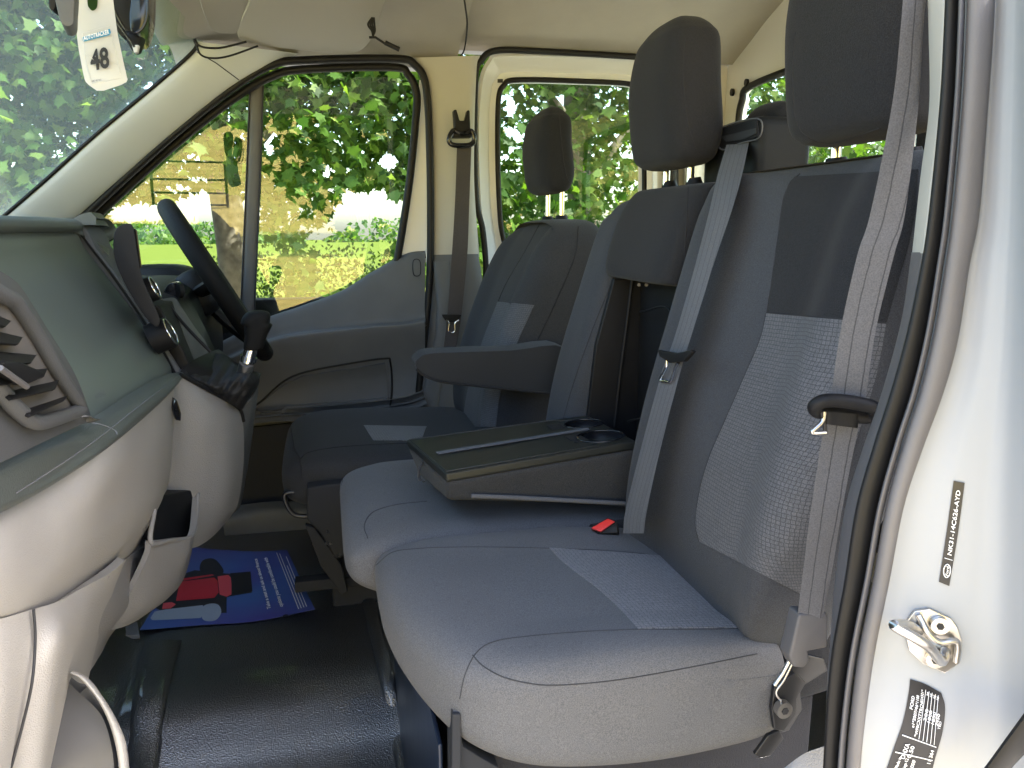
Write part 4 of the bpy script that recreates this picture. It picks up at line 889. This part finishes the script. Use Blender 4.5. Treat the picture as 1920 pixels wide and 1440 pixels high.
# ================================================================== DASHBOARD
da = thing('dashboard', 'grey green moulded dashboard with cream lower panels and side air vent', 'dashboard', (-.4, 1.2, -.6))
DY = 1.4
def extr(name, prof, ys, m, par, thick=.012, nu=10, nv=40, fn=None, label=None):
    """sheet with an XZ profile drawn along Y"""
    rows = [[(fn(p, y) if fn else Vector((p.x, y, p.z))) for y in ys] for p in prof]
    return surf(name, rows, m, par, nu, nv, thick, label=label)
YS = (.40, .7, 1.0, 1.25, DY)
pad = [Vector((-.98, 0, -.02)), Vector((-.75, 0, .018))]+L([(40, 409), (118, 409), (146, 414), (156, 424)], Y=DY)+L([(152, 432), (140, 436)], Y=DY)
def padfn(p, y):
    z = p.z
    return Vector((p.x, y, z))
extr('dash_pad', pad, YS, 'dash_pad', da, .015, 20, 50)
surf('dash_pad_corner', [[Vector((-.95, DY-.01, -.02)), P(120, 409, Y=DY), P(152, 418, Y=DY), P(140, 436, Y=DY-.01)], [Vector((-.95, 1.55, -.04)), P(150, 413, Y=1.5), P(176, 424, Y=1.48), P(168, 446, Y=1.42)], [Vector((-.95, 1.75, -.12)), P(165, 425, Y=1.62), P(192, 440, Y=1.55), P(182, 455, Y=1.43)], [Vector((-.95, 1.95, -.2)), P(185, 455, Y=1.66), P(204, 452, Y=1.56), P(205, 480, Y=1.44)]], 'dash_pad', da, 24, 24, .012)
face = L([(138, 434), (148, 444), (160, 466), (195, 512), (240, 570), (290, 640), (318, 684), (322, 700)], Y=DY)
extr('face_panel', face, YS, 'dash_face', da, .015, 20, 50)
tf = bvh([o for o in da.children if o.name.startswith('face_panel')][0])
q_ = [P(174, 745, X=-.272), P(192, 738, X=-.272)]
aq = [hit(tf, a, b, .004) for a, b in ((173, 752), (192, 744), (189, 732), (170, 740))]
if all(aq): text('airbag_mark', 'AIRBAG', aq[0], aq[1]-aq[0], (aq[3]-aq[0])*.8, 'seam_light', da)
# right end trim strip of the face
strip('end_trim', L([(150, 440), (170, 468), (210, 520), (255, 585), (300, 655), (322, 700)], Y=DY+.004), L([(160, 440), (182, 468), (224, 520), (268, 585), (312, 652), (340, 698)], Y=DY+.03), 'plastic_black', da, .004, 40, 8, .02)
prism('end_wall', L([(150, 413), (168, 440), (180, 466), (222, 520), (266, 585), (312, 655), (345, 706), (322, 760), (318, 860)], Y=DY+.012)+[Vector((-.9, DY+.012, -.5)), Vector((-.9, DY+.012, -.03))], (0, .10, 0), 'plastic_grey', da, .004)
# ledge
ledge = L([(322, 696), (334, 697), (342, 700), (344, 706), (338, 716), (330, 728)], Y=DY)+[P(322, 728, Y=DY)+Vector((-.02, 0, 0))]
def ledgefn(p, y):
    k = (DY-y)/1.0
    return Vector((p.x+.02*k, y, p.z-.012*k))
LG = L([(315, 694), (335, 695), (343, 699), (346, 706)], Y=DY)
led = surf('padded_ledge', [
    [P(-60, 905, Y=.62), P(0, 868, Y=.66), P(95, 822, Y=.78), P(165, 788, Y=.9), P(240, 740, Y=1.08), P(300, 706, Y=1.26), P(338, 697, Y=1.40)],
    [P(-60, 925, Y=.60), P(0, 890, Y=.645), P(100, 845, Y=.75), P(175, 806, Y=.87), P(250, 756, Y=1.05), P(310, 716, Y=1.24), P(343, 699, Y=1.39)],
    [P(-60, 965, Y=.585), P(0, 935, Y=.63), P(90, 893, Y=.73), P(190, 828, Y=.86), P(262, 775, Y=1.04), P(318, 730, Y=1.23), P(345, 703, Y=1.385)],
    [P(-60, 985, Y=.583), P(0, 955, Y=.63), P(90, 910, Y=.725), P(195, 842, Y=.855), P(262, 788, Y=1.035), P(318, 738, Y=1.225), P(343, 708, Y=1.38)],
    [P(-60, 990, Y=.61), P(0, 962, Y=.66), P(90, 914, Y=.755), P(195, 846, Y=.88), P(260, 792, Y=1.06), P(314, 742, Y=1.25), P(338, 712, Y=1.40)]], 'dash_pad', da, 60, 40, .012)
tl = bvh(led); seam('stitch', tl, [(30, 925), (100, 880), (180, 825), (250, 770), (312, 722), (336, 704)], 'seam_light', da, .0006)
seam('stitch', tl, [(165, 792), (190, 796), (214, 806), (220, 815)], 'seam_light', da, .0007)
# vent housing
surf('vent_housing', [L([(-80, 470), (0, 508), (30, 528), (48, 550)], X=-.262), L([(-80, 560), (-5, 560), (40, 560), (85, 610)], X=-.258), L([(-80, 700), (0, 700), (110, 690), (140, 700)], X=-.245), L([(-80, 840), (30, 800), (130, 775), (172, 785)], X=-.24), L([(-80, 900), (0, 868), (95, 822), (165, 790)], X=-.24)], 'plastic_trim', da, 40, 50, .01)
vx = -.232
tube('vent_frame', smoothpath(L([(-40, 545), (10, 556), (32, 572), (70, 630), (110, 700), (146, 755), (148, 768), (120, 780), (70, 792), (35, 770), (0, 730), (-40, 680)], X=vx), 60, True), .0065, 'plastic_trim', da, True)
prism('vent_well', L([(-40, 552), (8, 562), (60, 625), (140, 760), (72, 785), (-40, 690)], X=vx-.004), (-.006, 0, 0), 'vent_back', da, .001)
for k, (pa, pb_, pc, pd) in enumerate([((-40, 575), (22, 602), (12, 612), (-40, 598)), ((-40, 612), (44, 632), (36, 645), (-40, 640)), ((-40, 655), (70, 665), (60, 680), (-40, 690)), ((-10, 700), (90, 690), (84, 706), (0, 722)), ((10, 735), (112, 712), (104, 730), (24, 748)), ((40, 770), (130, 740), (120, 752), (60, 780))]):
    prism('louvre', [P(*pa, X=vx+.002), P(*pb_, X=vx+.002), P(*pc, X=vx+.010), P(*pd, X=vx+.010)], (-.003, 0, -.0015), 'plastic_black', da, .0008)
prism('vent_tab', L([(0, 686), (50, 722), (82, 708), (84, 698), (40, 678), (10, 676)], X=vx+.016), (-.010, 0, 0), 'plastic_black', da, .002)
tube('vent_tab_edge', L([(0, 690), (50, 725)], X=vx+.018), .0022, 'seal_mid', da)
# cream lower panels
lowp = surf('glovebox_panel', [
    L3([(-80, 975, .64), (0, 945, .68), (90, 900, .77), (200, 835, .88), (265, 782, 1.08), (316, 735, 1.27), (334, 712, 1.41)]),
    L3([(-80, 1040, .60), (0, 1000, .645), (90, 965, .73), (200, 895, .85), (262, 850, 1.03), (310, 810, 1.20), (331, 790, 1.38)]),
    L3([(-80, 1090, .58), (0, 1065, .62), (80, 1035, .70), (170, 980, .81), (245, 925, .98), (302, 890, 1.16), (326, 870, 1.37)]),
    L3([(-80, 1130, .58), (0, 1115, .62), (75, 1090, .69), (150, 1040, .79), (225, 985, .94), (286, 955, 1.12), (310, 940, 1.36)]),
    L3([(-80, 1165, .60), (0, 1155, .635), (60, 1140, .69), (112, 1122, .77), (180, 1070, .90), (240, 1030, 1.06), (280, 1010, 1.34)]),
    L3([(-80, 1180, .64), (0, 1170, .675), (60, 1155, .72), (110, 1135, .80), (170, 1095, .94), (215, 1070, 1.10), (250, 1060, 1.36)])], 'plastic_cream', da, 60, 60, .01)
surf('knee_panel', [
    L3([(-80, 1168, .60), (0, 1160, .635), (60, 1143, .68), (108, 1128, .73), (150, 1105, .80), (205, 1075, .90), (236, 1050, .98)]),
    L3([(-80, 1240, .59), (0, 1230, .62), (60, 1210, .665), (112, 1190, .69), (145, 1175, .76), (180, 1150, .87), (212, 1110, .98)]),
    L3([(-80, 1340, .58), (0, 1330, .61), (45, 1310, .65), (100, 1270, .68), (125, 1265, .74), (150, 1255, .84), (178, 1220, .98)]),
    L3([(-80, 1480, .57), (-10, 1480, .60), (25, 1480, .64), (72, 1480, .67), (84, 1480, .72), (100, 1480, .80), (140, 1400, .95)])], 'plastic_cream', da, 60, 50, .01)
tube('panel_joint', smoothpath(L3([(63, 1142, .672), (66, 1200, .664), (60, 1280, .648), (42, 1360, .640), (18, 1450, .632)]), 30), .0012, 'ink_black', da)
strip('knee_lip', L3([(131, 1262, .745), (152, 1275, .742), (181, 1310, .738), (202, 1350, .735), (216, 1396, .73), (224, 1450, .725), (224, 1500, .72)]), L3([(138, 1258, .75), (166, 1272, .748), (194, 1308, .744), (218, 1348, .74), (236, 1392, .735), (243, 1450, .73), (242, 1500, .725)]), 'plastic_cream', da, .007, 50, 12, .012)
surf('storage_bin_insert', [L3([(118, 1268, .77), (135, 1285, .765), (150, 1300, .76)]), L3([(105, 1330, .76), (150, 1335, .755), (192, 1345, .75)]), L3([(80, 1430, .74), (150, 1420, .74), (212, 1420, .735)]), L3([(60, 1500, .73), (150, 1500, .73), (212, 1500, .73)])], 'dark_grey_door', da, 20, 20, .01)
surf('bin_side', [L3([(205, 1080, .90), (240, 1045, 1.12), (276, 1022, 1.2)]), L3([(170, 1150, .86), (235, 1130, 1.10), (290, 1100, 1.30)]), L3([(140, 1235, .82), (190, 1200, 1.05), (215, 1182, 1.28)]), L3([(138, 1262, .80), (165, 1262, .98), (190, 1225, 1.2)])], 'plastic_taupe', da, 30, 40, .012)
# pocket
prism('pocket_recess', L3([(298, 930, 1.24), (366, 918, 1.36), (362, 1008, 1.33), (284, 1020, 1.14)]), (-.02, .03, 0), 'plastic_black', da, .002)
surf('pocket_front', [L3([(283, 1016, 1.12), (320, 1012, 1.18), (361, 1005, 1.25), (371, 925, 1.36)]), L3([(279, 1040, 1.12), (316, 1040, 1.18), (354, 1040, 1.25), (366, 985, 1.34)]), L3([(258, 1085, 1.12), (300, 1092, 1.18), (336, 1085, 1.25), (356, 1050, 1.33)]), L3([(232, 1135, 1.12), (272, 1140, 1.17), (310, 1125, 1.24), (336, 1100, 1.32)]), L3([(205, 1183, 1.12), (240, 1172, 1.17), (270, 1155, 1.23), (300, 1130, 1.30)])], 'plastic_taupe', da, 40, 40, .008)
tube('pocket_rim', smoothpath(L3([(290, 955, 1.15), (283, 1016, 1.12), (320, 1013, 1.18), (358, 1006, 1.25), (368, 975, 1.31), (371, 922, 1.36)]), 40), .0035, 'plastic_taupe', da)
# centre console side
con = surf('console_side', [
    L3([(322, 735, 1.33), (340, 705, 1.36), (385, 730, 1.40), (425, 752, 1.44), (452, 772, 1.50)]),
    L3([(322, 780, 1.32), (345, 770, 1.35), (390, 775, 1.38), (430, 790, 1.43), (457, 810, 1.50)]),
    L3([(322, 860, 1.31), (345, 855, 1.335), (390, 860, 1.37), (430, 868, 1.42), (456, 880, 1.50)]),
    L3([(310, 940, 1.31), (345, 945, 1.335), (385, 950, 1.37), (420, 955, 1.42), (446, 945, 1.50)]),
    L3([(300, 1030, 1.31), (340, 1030, 1.34), (370, 1025, 1.38), (400, 1005, 1.44), (428, 975, 1.52)])], 'plastic_taupe', da, 40, 50, .012)
tube('console_edge', smoothpath(L3([(338, 702, 1.355), (385, 728, 1.395), (425, 750, 1.435), (450, 768, 1.49), (457, 790, 1.50)]), 30), .0035, 'plastic_black', da)
surf('console_deck', [L3([(335, 700, 1.40), (355, 680, 1.42), (385, 664, 1.5), (410, 655, 1.6)]), L3([(390, 728, 1.40), (420, 700, 1.46), (440, 690, 1.55), (460, 690, 1.65)]), L3([(452, 765, 1.46), (478, 735, 1.50), (485, 715, 1.56), (490, 700, 1.65)])], 'plastic_black', da, 16, 16, .01)
surf('console_rear', [L3([(452, 768, 1.50), (478, 738, 1.54), (488, 700, 1.64)]), L3([(456, 860, 1.51), (465, 850, 1.6), (470, 840, 1.66)]), L3([(440, 960, 1.52), (450, 950, 1.6), (455, 930, 1.66)])], 'plastic_grey', da, 16, 16, .01)
prism('glovebox_latch', L3([(325, 745, 1.30), (333, 752, 1.30), (340, 775, 1.30), (339, 790, 1.30), (330, 788, 1.28), (323, 765, 1.28)]), (-.004, .01, 0), 'plastic_gloss', da, .002)
# driver side of the dash: instrument hood
hood = stack('instrument_hood', [(1.52, -.46, -.30, -.34, -.135), (1.56, -.50, -.27, -.38, -.115), (1.65, -.53, -.265, -.40, -.108), (1.85, -.55, -.265, -.40, -.104), (2.05, -.55, -.27, -.40, -.112), (2.2, -.55, -.28, -.38, -.14)], 'plastic_black', da, 'y', 30, 60, 4)
prism('centre_stack_back', L([(258, 560), (300, 575), (345, 660), (395, 770), (340, 700), (300, 650)], Y=DY+.02), (0, .28, 0), 'plastic_black', da, .004)
surf('stack_cheek', [L3([(305, 560, 1.50), (330, 560, 1.56), (345, 590, 1.6)]), L3([(335, 640, 1.46), (360, 620, 1.52), (385, 640, 1.6)]), L3([(352, 685, 1.43), (372, 682, 1.48), (392, 665, 1.55)])], 'plastic_trim', da, 16, 16, .01)
tube('stack_edge', smoothpath(L3([(318, 575, 1.5), (345, 608, 1.49), (375, 640, 1.48), (395, 660, 1.48)]), 20), .003, 'plastic_black', da)
stack('far_vent_pod', [(2.10, -.50, -.34, -.2, -.095), (2.13, -.52, -.32, -.22, -.088), (2.22, -.52, -.32, -.22, -.09)], 'plastic_black', da, 'y', 12, 30, 3)
# small controls on the right-hand end
for a, b, r, y in ((276, 545, .020, 1.37), (306, 628, .026, 1.36)):
    c = P(a, b, Y=y); ax = Vector((.80, .05, .35)).normalized()
    tube('control_knob', [c-ax*.02, c+ax*.012], r, 'plastic_black', da, seg=28); tube('knob_ring', smoothpath([c+ax*.013+(Vector((0, 1, 0))*math.cos(t)+ax.cross(Vector((0, 1, 0)))*math.sin(t))*r*.86 for t in np.linspace(0, 6.2, 20)[:-1]], 40, True), .0016, 'chrome', da, True)
# screen seen edge-on
sc_ = thing('dash_screen', 'black upright display seen almost edge-on on top of the dashboard', 'screen', P(255, 560, Y=1.3))
prism('housing', smoothpath(L([(213, 447), (220, 427), (238, 419), (250, 426), (257, 470), (268, 525), (296, 588), (299, 606), (290, 612), (262, 580), (228, 520), (214, 480)], Y=1.24), 40, True), (-.038, .165, 0), 'plastic_black', sc_, .006)
prism('glass_front', L([(252, 428), (257, 432), (266, 500), (262, 505), (256, 470)], Y=1.25), (-.034, .15, 0), 'plastic_gloss', sc_, .001)
# stalk
sk = thing('column_stalk', 'black control stalk standing between the screen and the steering wheel', 'control stalk', P(320, 600, Y=1.62))
prism('lever', smoothpath(L([(306, 606), (304, 570), (308, 545), (318, 532), (332, 530), (340, 540), (338, 555), (328, 560), (322, 585), (320, 606)], Y=1.60), 30, True), (0, .03, 0), 'plastic_gloss', sk, .005)
tube('tip', [P(332, 545, Y=1.595), P(340, 545, Y=1.60)], .014, 'plastic_black', sk, seg=16)
tube('pivot', [P(312, 608, Y=1.60), P(324, 608, Y=1.62)], .010, 'plastic_gloss', sk, seg=14)
# ---- steering wheel
wt, wb = Vector((-.335, 1.88, .045)), Vector((-.150, 1.88, -.285))
wc = (wt+wb)/2; u1 = (wt-wb).normalized(); wr = (wt-wb).length/2; wv = (wc.normalized()+Vector((.022, 0, 0))); wv = (wv-u1*wv.dot(u1)).normalized(); wnorm = u1.cross(wv).normalized()
if wnorm.x < 0: wnorm = -wnorm
sw = thing('steering_wheel', 'black leather steering wheel seen almost edge-on before the driver door window', 'steering wheel', wc)
tube('rim', [wc+(u1*math.cos(a)+wv*math.sin(a))*wr for a in np.linspace(0, 2*math.pi, 73)[:-1]], .0205, 'rim_leather', sw, True, 14)
hc = wc-wnorm*.05
stack('hub', [(1.81, -.03, .03, -.03, .03), (1.83, -.05, .05, -.05, .05), (1.88, -.055, .055, -.055, .055), (1.93, -.05, .05, -.05, .05), (1.95, -.03, .03, -.03, .03)], 'plastic_black', sw, 'y', 14, 30, 3, fn=lambda x, y, z: tuple(hc+wnorm*x*.7+u1*z+wv*(y-1.88)))
for an in (R(90), R(-90), R(180)):
    e = wc+(u1*math.cos(an)+wv*math.sin(an))*wr*.97; tube('spoke', smoothpath([hc, hc.lerp(e, .5)-wnorm*.006, e], 12), .013, 'plastic_black', sw, flat=1.6)
tube('column', [hc, hc-wnorm*.16], lambda q: .045+.02*q, 'plastic_black', sw, seg=24)
# ---- gear lever
gl = thing('gear_lever', 'gear lever with black leather knob, silver collar and wrinkled leather boot', 'gear lever', P(430, 720, Y=1.45))
kc = P(483, 616, Y=1.43)
stack('knob', [(-.040, -.012, .012, -.012, .012), (-.036, -.017, .017, -.016, .016), (-.015, -.019, .019, -.018, .018), (.005, -.024, .024, -.020, .020), (.020, -.024, .024, -.020, .020), (.030, -.019, .019, -.016, .016), (.034, -.008, .008, -.008, .008)], 'rim_leather', gl, 'z', 30, 30, 2.6, fn=lambda x, y, z: tuple(kc+Vector((x+z*.25-(.006 if z > .01 else 0), y, z*.95))))
tube('collar', [P(473, 645, Y=1.43), P(463, 680, Y=1.43)], lambda q: .011 if q < .5 else .0125, 'chrome', gl, seg=24)
tube('ring', [P(467, 668, Y=1.43), P(465, 676, Y=1.43)], .0145, 'chrome', gl, seg=24)
tube('sleeve', [P(463, 680, Y=1.43), P(458, 700, Y=1.44)], .013, 'steel', gl, seg=24)
bt = [L3([(392, 662, 1.58), (418, 664, 1.53), (440, 684, 1.47), (456, 694, 1.43), (470, 694, 1.435), (482, 702, 1.47), (486, 705, 1.52)]),
      L3([(378, 676, 1.52), (405, 682, 1.47), (430, 697, 1.44), (452, 706, 1.415), (470, 706, 1.42), (484, 712, 1.46), (486, 715, 1.52)]),
      L3([(362, 688, 1.45), (392, 702, 1.425), (424, 714, 1.41), (448, 718, 1.405), (468, 722, 1.415), (481, 722, 1.46), (482, 725, 1.52)]),
      L3([(350, 696, 1.41), (386, 716, 1.40), (418, 732, 1.405), (442, 742, 1.41), (462, 742, 1.425), (474, 732, 1.46), (476, 735, 1.52)]),
      L3([(344, 702, 1.40), (382, 726, 1.40), (414, 745, 1.42), (440, 760, 1.44), (454, 768, 1.455), (464, 752, 1.48), (468, 745, 1.52)])]
bo = surf('boot', bt, 'leather', gl, 90, 60, .003)
for v in bo.data.vertices:
    q = v.co; v.co += Vector((0, -1, .3))*(.0035*math.sin(q.x*170+q.z*90)*math.sin(q.z*120-q.x*60)+.002*math.sin(q.x*330-q.z*260))
# ================================================================== LOOSE AND HANGING THINGS
# leaflet on the floor
lf = thing('floor_leaflet', 'blue printed paper mat with a red seat picture lying on the black floor', 'paper mat', P(430, 1100, Z=-.845))
FZ = -.846
def FPt(px, py, dz=0.): return P(px, py, Z=FZ+dz)
lrows = []
Lt = [(360, 1026), (420, 1031), (480, 1034), (538, 1031)]; Lb = [(262, 1181), (370, 1172), (480, 1164), (590, 1142)]
for k in range(9):
    t = k/8; row = []
    for j in range(4):
        a = Lt[j]; b = Lb[j]; row.append(FPt(a[0]*(1-t)+b[0]*t, a[1]*(1-t)+b[1]*t, .004*math.sin(t*3+j)+.004))
    lrows.append(row)
sheet = surf('sheet', lrows, 'paper_blue', lf, 30, 30, .0006)
tsx = bvh(sheet)
def SP(px, py, off=.0012): return hit(tsx, px, py, off) or FPt(px, py, .006)
def inked(nm, pts, m, off=.0012, n=None):
    q = cr1(pts, n, True) if n else pts
    c = SP(*np.mean(pts, 0), off)
    return mk(nm, [SP(a, b, off) for a, b in q], [tuple(range(len(q)))], m, lf, False)
inked('printed_seat', [(375, 1070), (380, 1052), (400, 1048), (415, 1062), (418, 1075), (395, 1080)], 'ink_dark', .0012, 24)
inked('printed_seat', [(340, 1078), (365, 1070), (420, 1076), (455, 1078), (470, 1074), (472, 1112), (425, 1120), (425, 1150), (405, 1150), (400, 1135), (300, 1145), (290, 1140), (320, 1100)], 'ink_dark', .0012)
inked('printed_cushion', [(337, 1092), (402, 1084), (408, 1090), (410, 1112), (402, 1122), (330, 1128)], 'ink_red', .0016)
inked('printed_cushion', [(408, 1082), (428, 1079), (434, 1085), (434, 1116), (425, 1120), (412, 1116)], 'ink_redlight', .0016)
inked('printed_cushion', [(306, 1132), (322, 1130), (330, 1134), (320, 1142), (304, 1143)], 'ink_redlight', .0016)
inked('printed_cushion', [(340, 1086), (398, 1078), (402, 1080), (345, 1090)], 'ink_red', .0018)
inked('printed_rest', [(380, 1140), (395, 1133), (410, 1136), (415, 1150), (405, 1164), (388, 1166), (379, 1160)], 'ink_grey', .0020, 24)
inked('printed_rest', [(282, 1160), (290, 1148), (310, 1144), (380, 1136), (384, 1150), (376, 1160), (320, 1163), (285, 1164)], 'ink_grey', .0018)
inked('printed_screen', [(432, 1076), (470, 1073), (473, 1110), (436, 1116)], 'ink_black', .0020)
def ltext(s, x0, y0, x1, y1, hx, hy): o_ = SP(x0, y0, .0022); text('writing', s, o_, SP(x1, y1, .0022)-o_, SP(x0+hx, y0+hy, .0022)-o_, 'ink_white', lf, .0002, .02)
ltext('Take a seat and ask us about finance', 508, 1143, 482, 1049, -7, 1)
ltext('options you could be comfortable with', 531, 1139, 501, 1047, -8, 1)
for k in range(4):
    a = SP(560+k*5, 1143-k*1.5, .0022); b = SP(518+k*5, 1036, .0022); d_ = (SP(561+k*5, 1143, .0022)-a)
    if k < 3 or True:
        bb = a.lerp(b, (.98, .96, .72, .9)[k]); tube('small_print', [a, bb], .0008, 'ink_white', lf, seg=4)
c = SP(535, 1154, .003); tube('punch_mark', [c, c+Vector((0, 0, .001))], .006, 'ink_black', lf, seg=14)
prism('sheet_clip', [FPt(212, 1184, .01), FPt(258, 1164, .02), FPt(262, 1190, .01), FPt(225, 1192, .01)], (0, 0, -.01), 'plastic_grey', van, .002)
# sun visors
v1 = thing('sun_visor', 'large cream sun visor folded up above the driver side window', 'sun visor', P(560, 60, Y=1.9), 'sun visors')
prism('visor_board', smoothpath([P(446, 66, Y=1.98), P(452, 40, Y=1.93), P(470, 0, Y=1.86), P(490, -70, Y=1.72), P(620, -75, Y=1.72), P(745, -70, Y=1.72), P(722, 0, Y=1.84), P(703, 58, Y=1.97), P(680, 92, Y=2.05), P(640, 101, Y=2.06), P(560, 94, Y=2.05), P(465, 80, Y=2.0)], 60, True), (0, .005, .016), 'visor_vinyl', v1, .006)
v2 = thing('sun_visor', 'smaller cream sun visor at the windscreen top beside the mirror', 'sun visor', P(420, 30, Y=1.7), 'sun visors')
prism('visor_board', smoothpath([P(372, -10, Y=1.66), P(384, 30, Y=1.72), P(400, 58, Y=1.78), P(425, 63, Y=1.80), P(445, 60, Y=1.80), P(455, 30, Y=1.75), P(470, -10, Y=1.66), P(480, -80, Y=1.55), P(360, -80, Y=1.55)], 50, True), (0, .005, .012), 'visor_vinyl', v2, .005)
cb = thing('loose_cable', 'thin black cable running along the header from the windscreen corner', 'cable', P(400, 90, Y=2.0))
HY = 1.93
tube('wire', smoothpath(L([(364, 78), (380, 88), (410, 90), (440, 84), (462, 78)], Y=HY), 24), .0024, 'rubber_seal', cb)
tube('wire', smoothpath(L([(368, 84), (376, 102), (396, 109), (430, 105), (484, 86)], Y=HY), 24), .0022, 'rubber_seal', cb)
cw = thing('cable_tie_bundle', 'short black bundled cable with a plug hanging below the overhead header', 'cable', P(700, 60, Y=1.9))
for k in range(4): tube('wire', smoothpath(L([(698+k, 33), (690+k*4, 46), (697+k*2, 58), (699, 68)], Y=1.9), 16), .0022, 'rubber_seal', cw)
tube('wire', L([(692, 70), (704, 70), (722, 82)], Y=1.9), .0028, 'rubber_seal', cw); tube('plug', L([(722, 80), (749, 93)], Y=1.9), .0055, 'rubber_seal', cw)
# mirror cluster
mr = thing('rear_view_mirror', 'black rear view mirror and its mount at the top of the windscreen', 'mirror', P(240, 20, Y=1.2))
prism('housing', smoothpath(L([(250, -60), (276, -60), (278, 0), (272, 40), (262, 62), (247, 60), (243, 30), (246, 0)], Y=1.22), 30, True), (-.01, .10, 0), 'plastic_gloss', mr, .006)
prism('mount', smoothpath(L([(208, -50), (252, -50), (250, 50), (235, 68), (222, 62), (212, 30)], Y=1.30), 30, True), (0, .03, 0), 'plastic_black', mr, .004)
tube('wire', smoothpath(L([(214, 18), (236, 55), (258, 60), (274, 40), (277, 0), (276, -30)], Y=1.20), 30), .0016, 'plastic_gloss', mr)
tube('wire', smoothpath(L([(218, 40), (240, 70), (252, 88)], Y=1.21), 14), .0016, 'plastic_gloss', mr)
prism('foot', L([(238, 60), (266, 64), (257, 92), (248, 96), (237, 78)], Y=1.24), (0, .03, 0), 'plastic_black', mr, .003)
prism('foot_tip', L([(247, 84), (260, 84), (257, 98), (251, 99)], Y=1.238), (0, .01, 0), 'paper_grey', mr, .001)
dc = thing('dash_camera', 'small grey black camera unit fixed to the windscreen left of the white tag', 'camera', P(120, 20, Y=1.0))
prism('body', smoothpath(L([(100, -40), (138, -40), (139, 20), (136, 46), (118, 46), (108, 20)], Y=1.02), 26, True), (-.01, .05, 0), 'plastic_trim', dc, .006)
prism('lens_hood', smoothpath(L([(92, -30), (104, -30), (104, 14), (92, 14)], Y=1.03), 16, True), (0, .03, 0), 'plastic_black', dc, .004)
ht = thing('hang_tag', 'white hanging paper tag numbered 48 on the rear view mirror', 'tag', P(190, 100, Y=1.12))
tgo = [(139, -40), (140, 30), (147, 90), (156, 138), (163, 158), (172, 168), (182, 170), (228, 160), (237, 154), (238, 146), (230, 110), (220, 62), (212, 0), (209, -40)]
TG = lambda a, b, k=0.: P(a, b, Y=1.12+.004*math.sin(b*.03)-k)
rowsT = []
for k in range(15):
    y = -40+k*(210/14); lx = np.interp(y, [-40, 30, 90, 138, 158, 168, 171], [139, 140, 147, 156, 163, 174, 185]); rx = np.interp(y, [-40, 0, 62, 110, 146, 154, 162, 171], [209, 212, 220, 230, 238, 237, 226, 190])
    rowsT.append([TG(lx*(1-s)+rx*s, y) for s in np.linspace(0, 1, 7)])
surf('card', rowsT, 'paper_white', ht, 14, 40, .0008)
inkT = lambda nm, pts, m, k=.002: mk(nm, [TG(a, b, k) for a, b in pts], [tuple(range(len(pts)))], m, ht, False)
inkT('hook_slot', cr1([(163, -40), (164, 5), (168, 16), (174, 20), (181, 15), (183, 2), (181, -40)], 30), 'leaf_maple')
inkT('logo_band', [(154, 70), (206, 54), (208, 61), (205, 66), (157, 78), (154, 76)], 'ink_blue')
def ttext(s, x0, y0, x1, y1, hx, hy, m, b=0.): o_ = TG(x0, y0, .0032); text('writing', s, o_, TG(x1, y1, .0032)-o_, TG(x0+hx, y0+hy, .0032)-o_, m, ht, .0002, b)
ttext('AUTOTRACKER', 157, 76, 205, 63, -1, -8, 'ink_white', .03)
ttext('48', 171, 132, 206, 125, -4, -38, 'ink_black', .03)
ttext('087/8743', 172, 154, 190, 151, -.5, -3.2, 'ink_black')
tube('card_outline', L([(154, 62), (207, 48), (216, 92), (226, 140)], Y=1.116), .0004, 'paper_grey', ht, seg=4)
tube('card_outline', L([(154, 62), (160, 110), (172, 158), (226, 146)], Y=1.116), .0004, 'paper_grey', ht, seg=4)
tube('card_outline', smoothpath(L([(160, 100), (175, 112), (182, 128), (205, 116), (222, 124)], Y=1.116), 20), .0003, 'paper_grey', ht, seg=4)
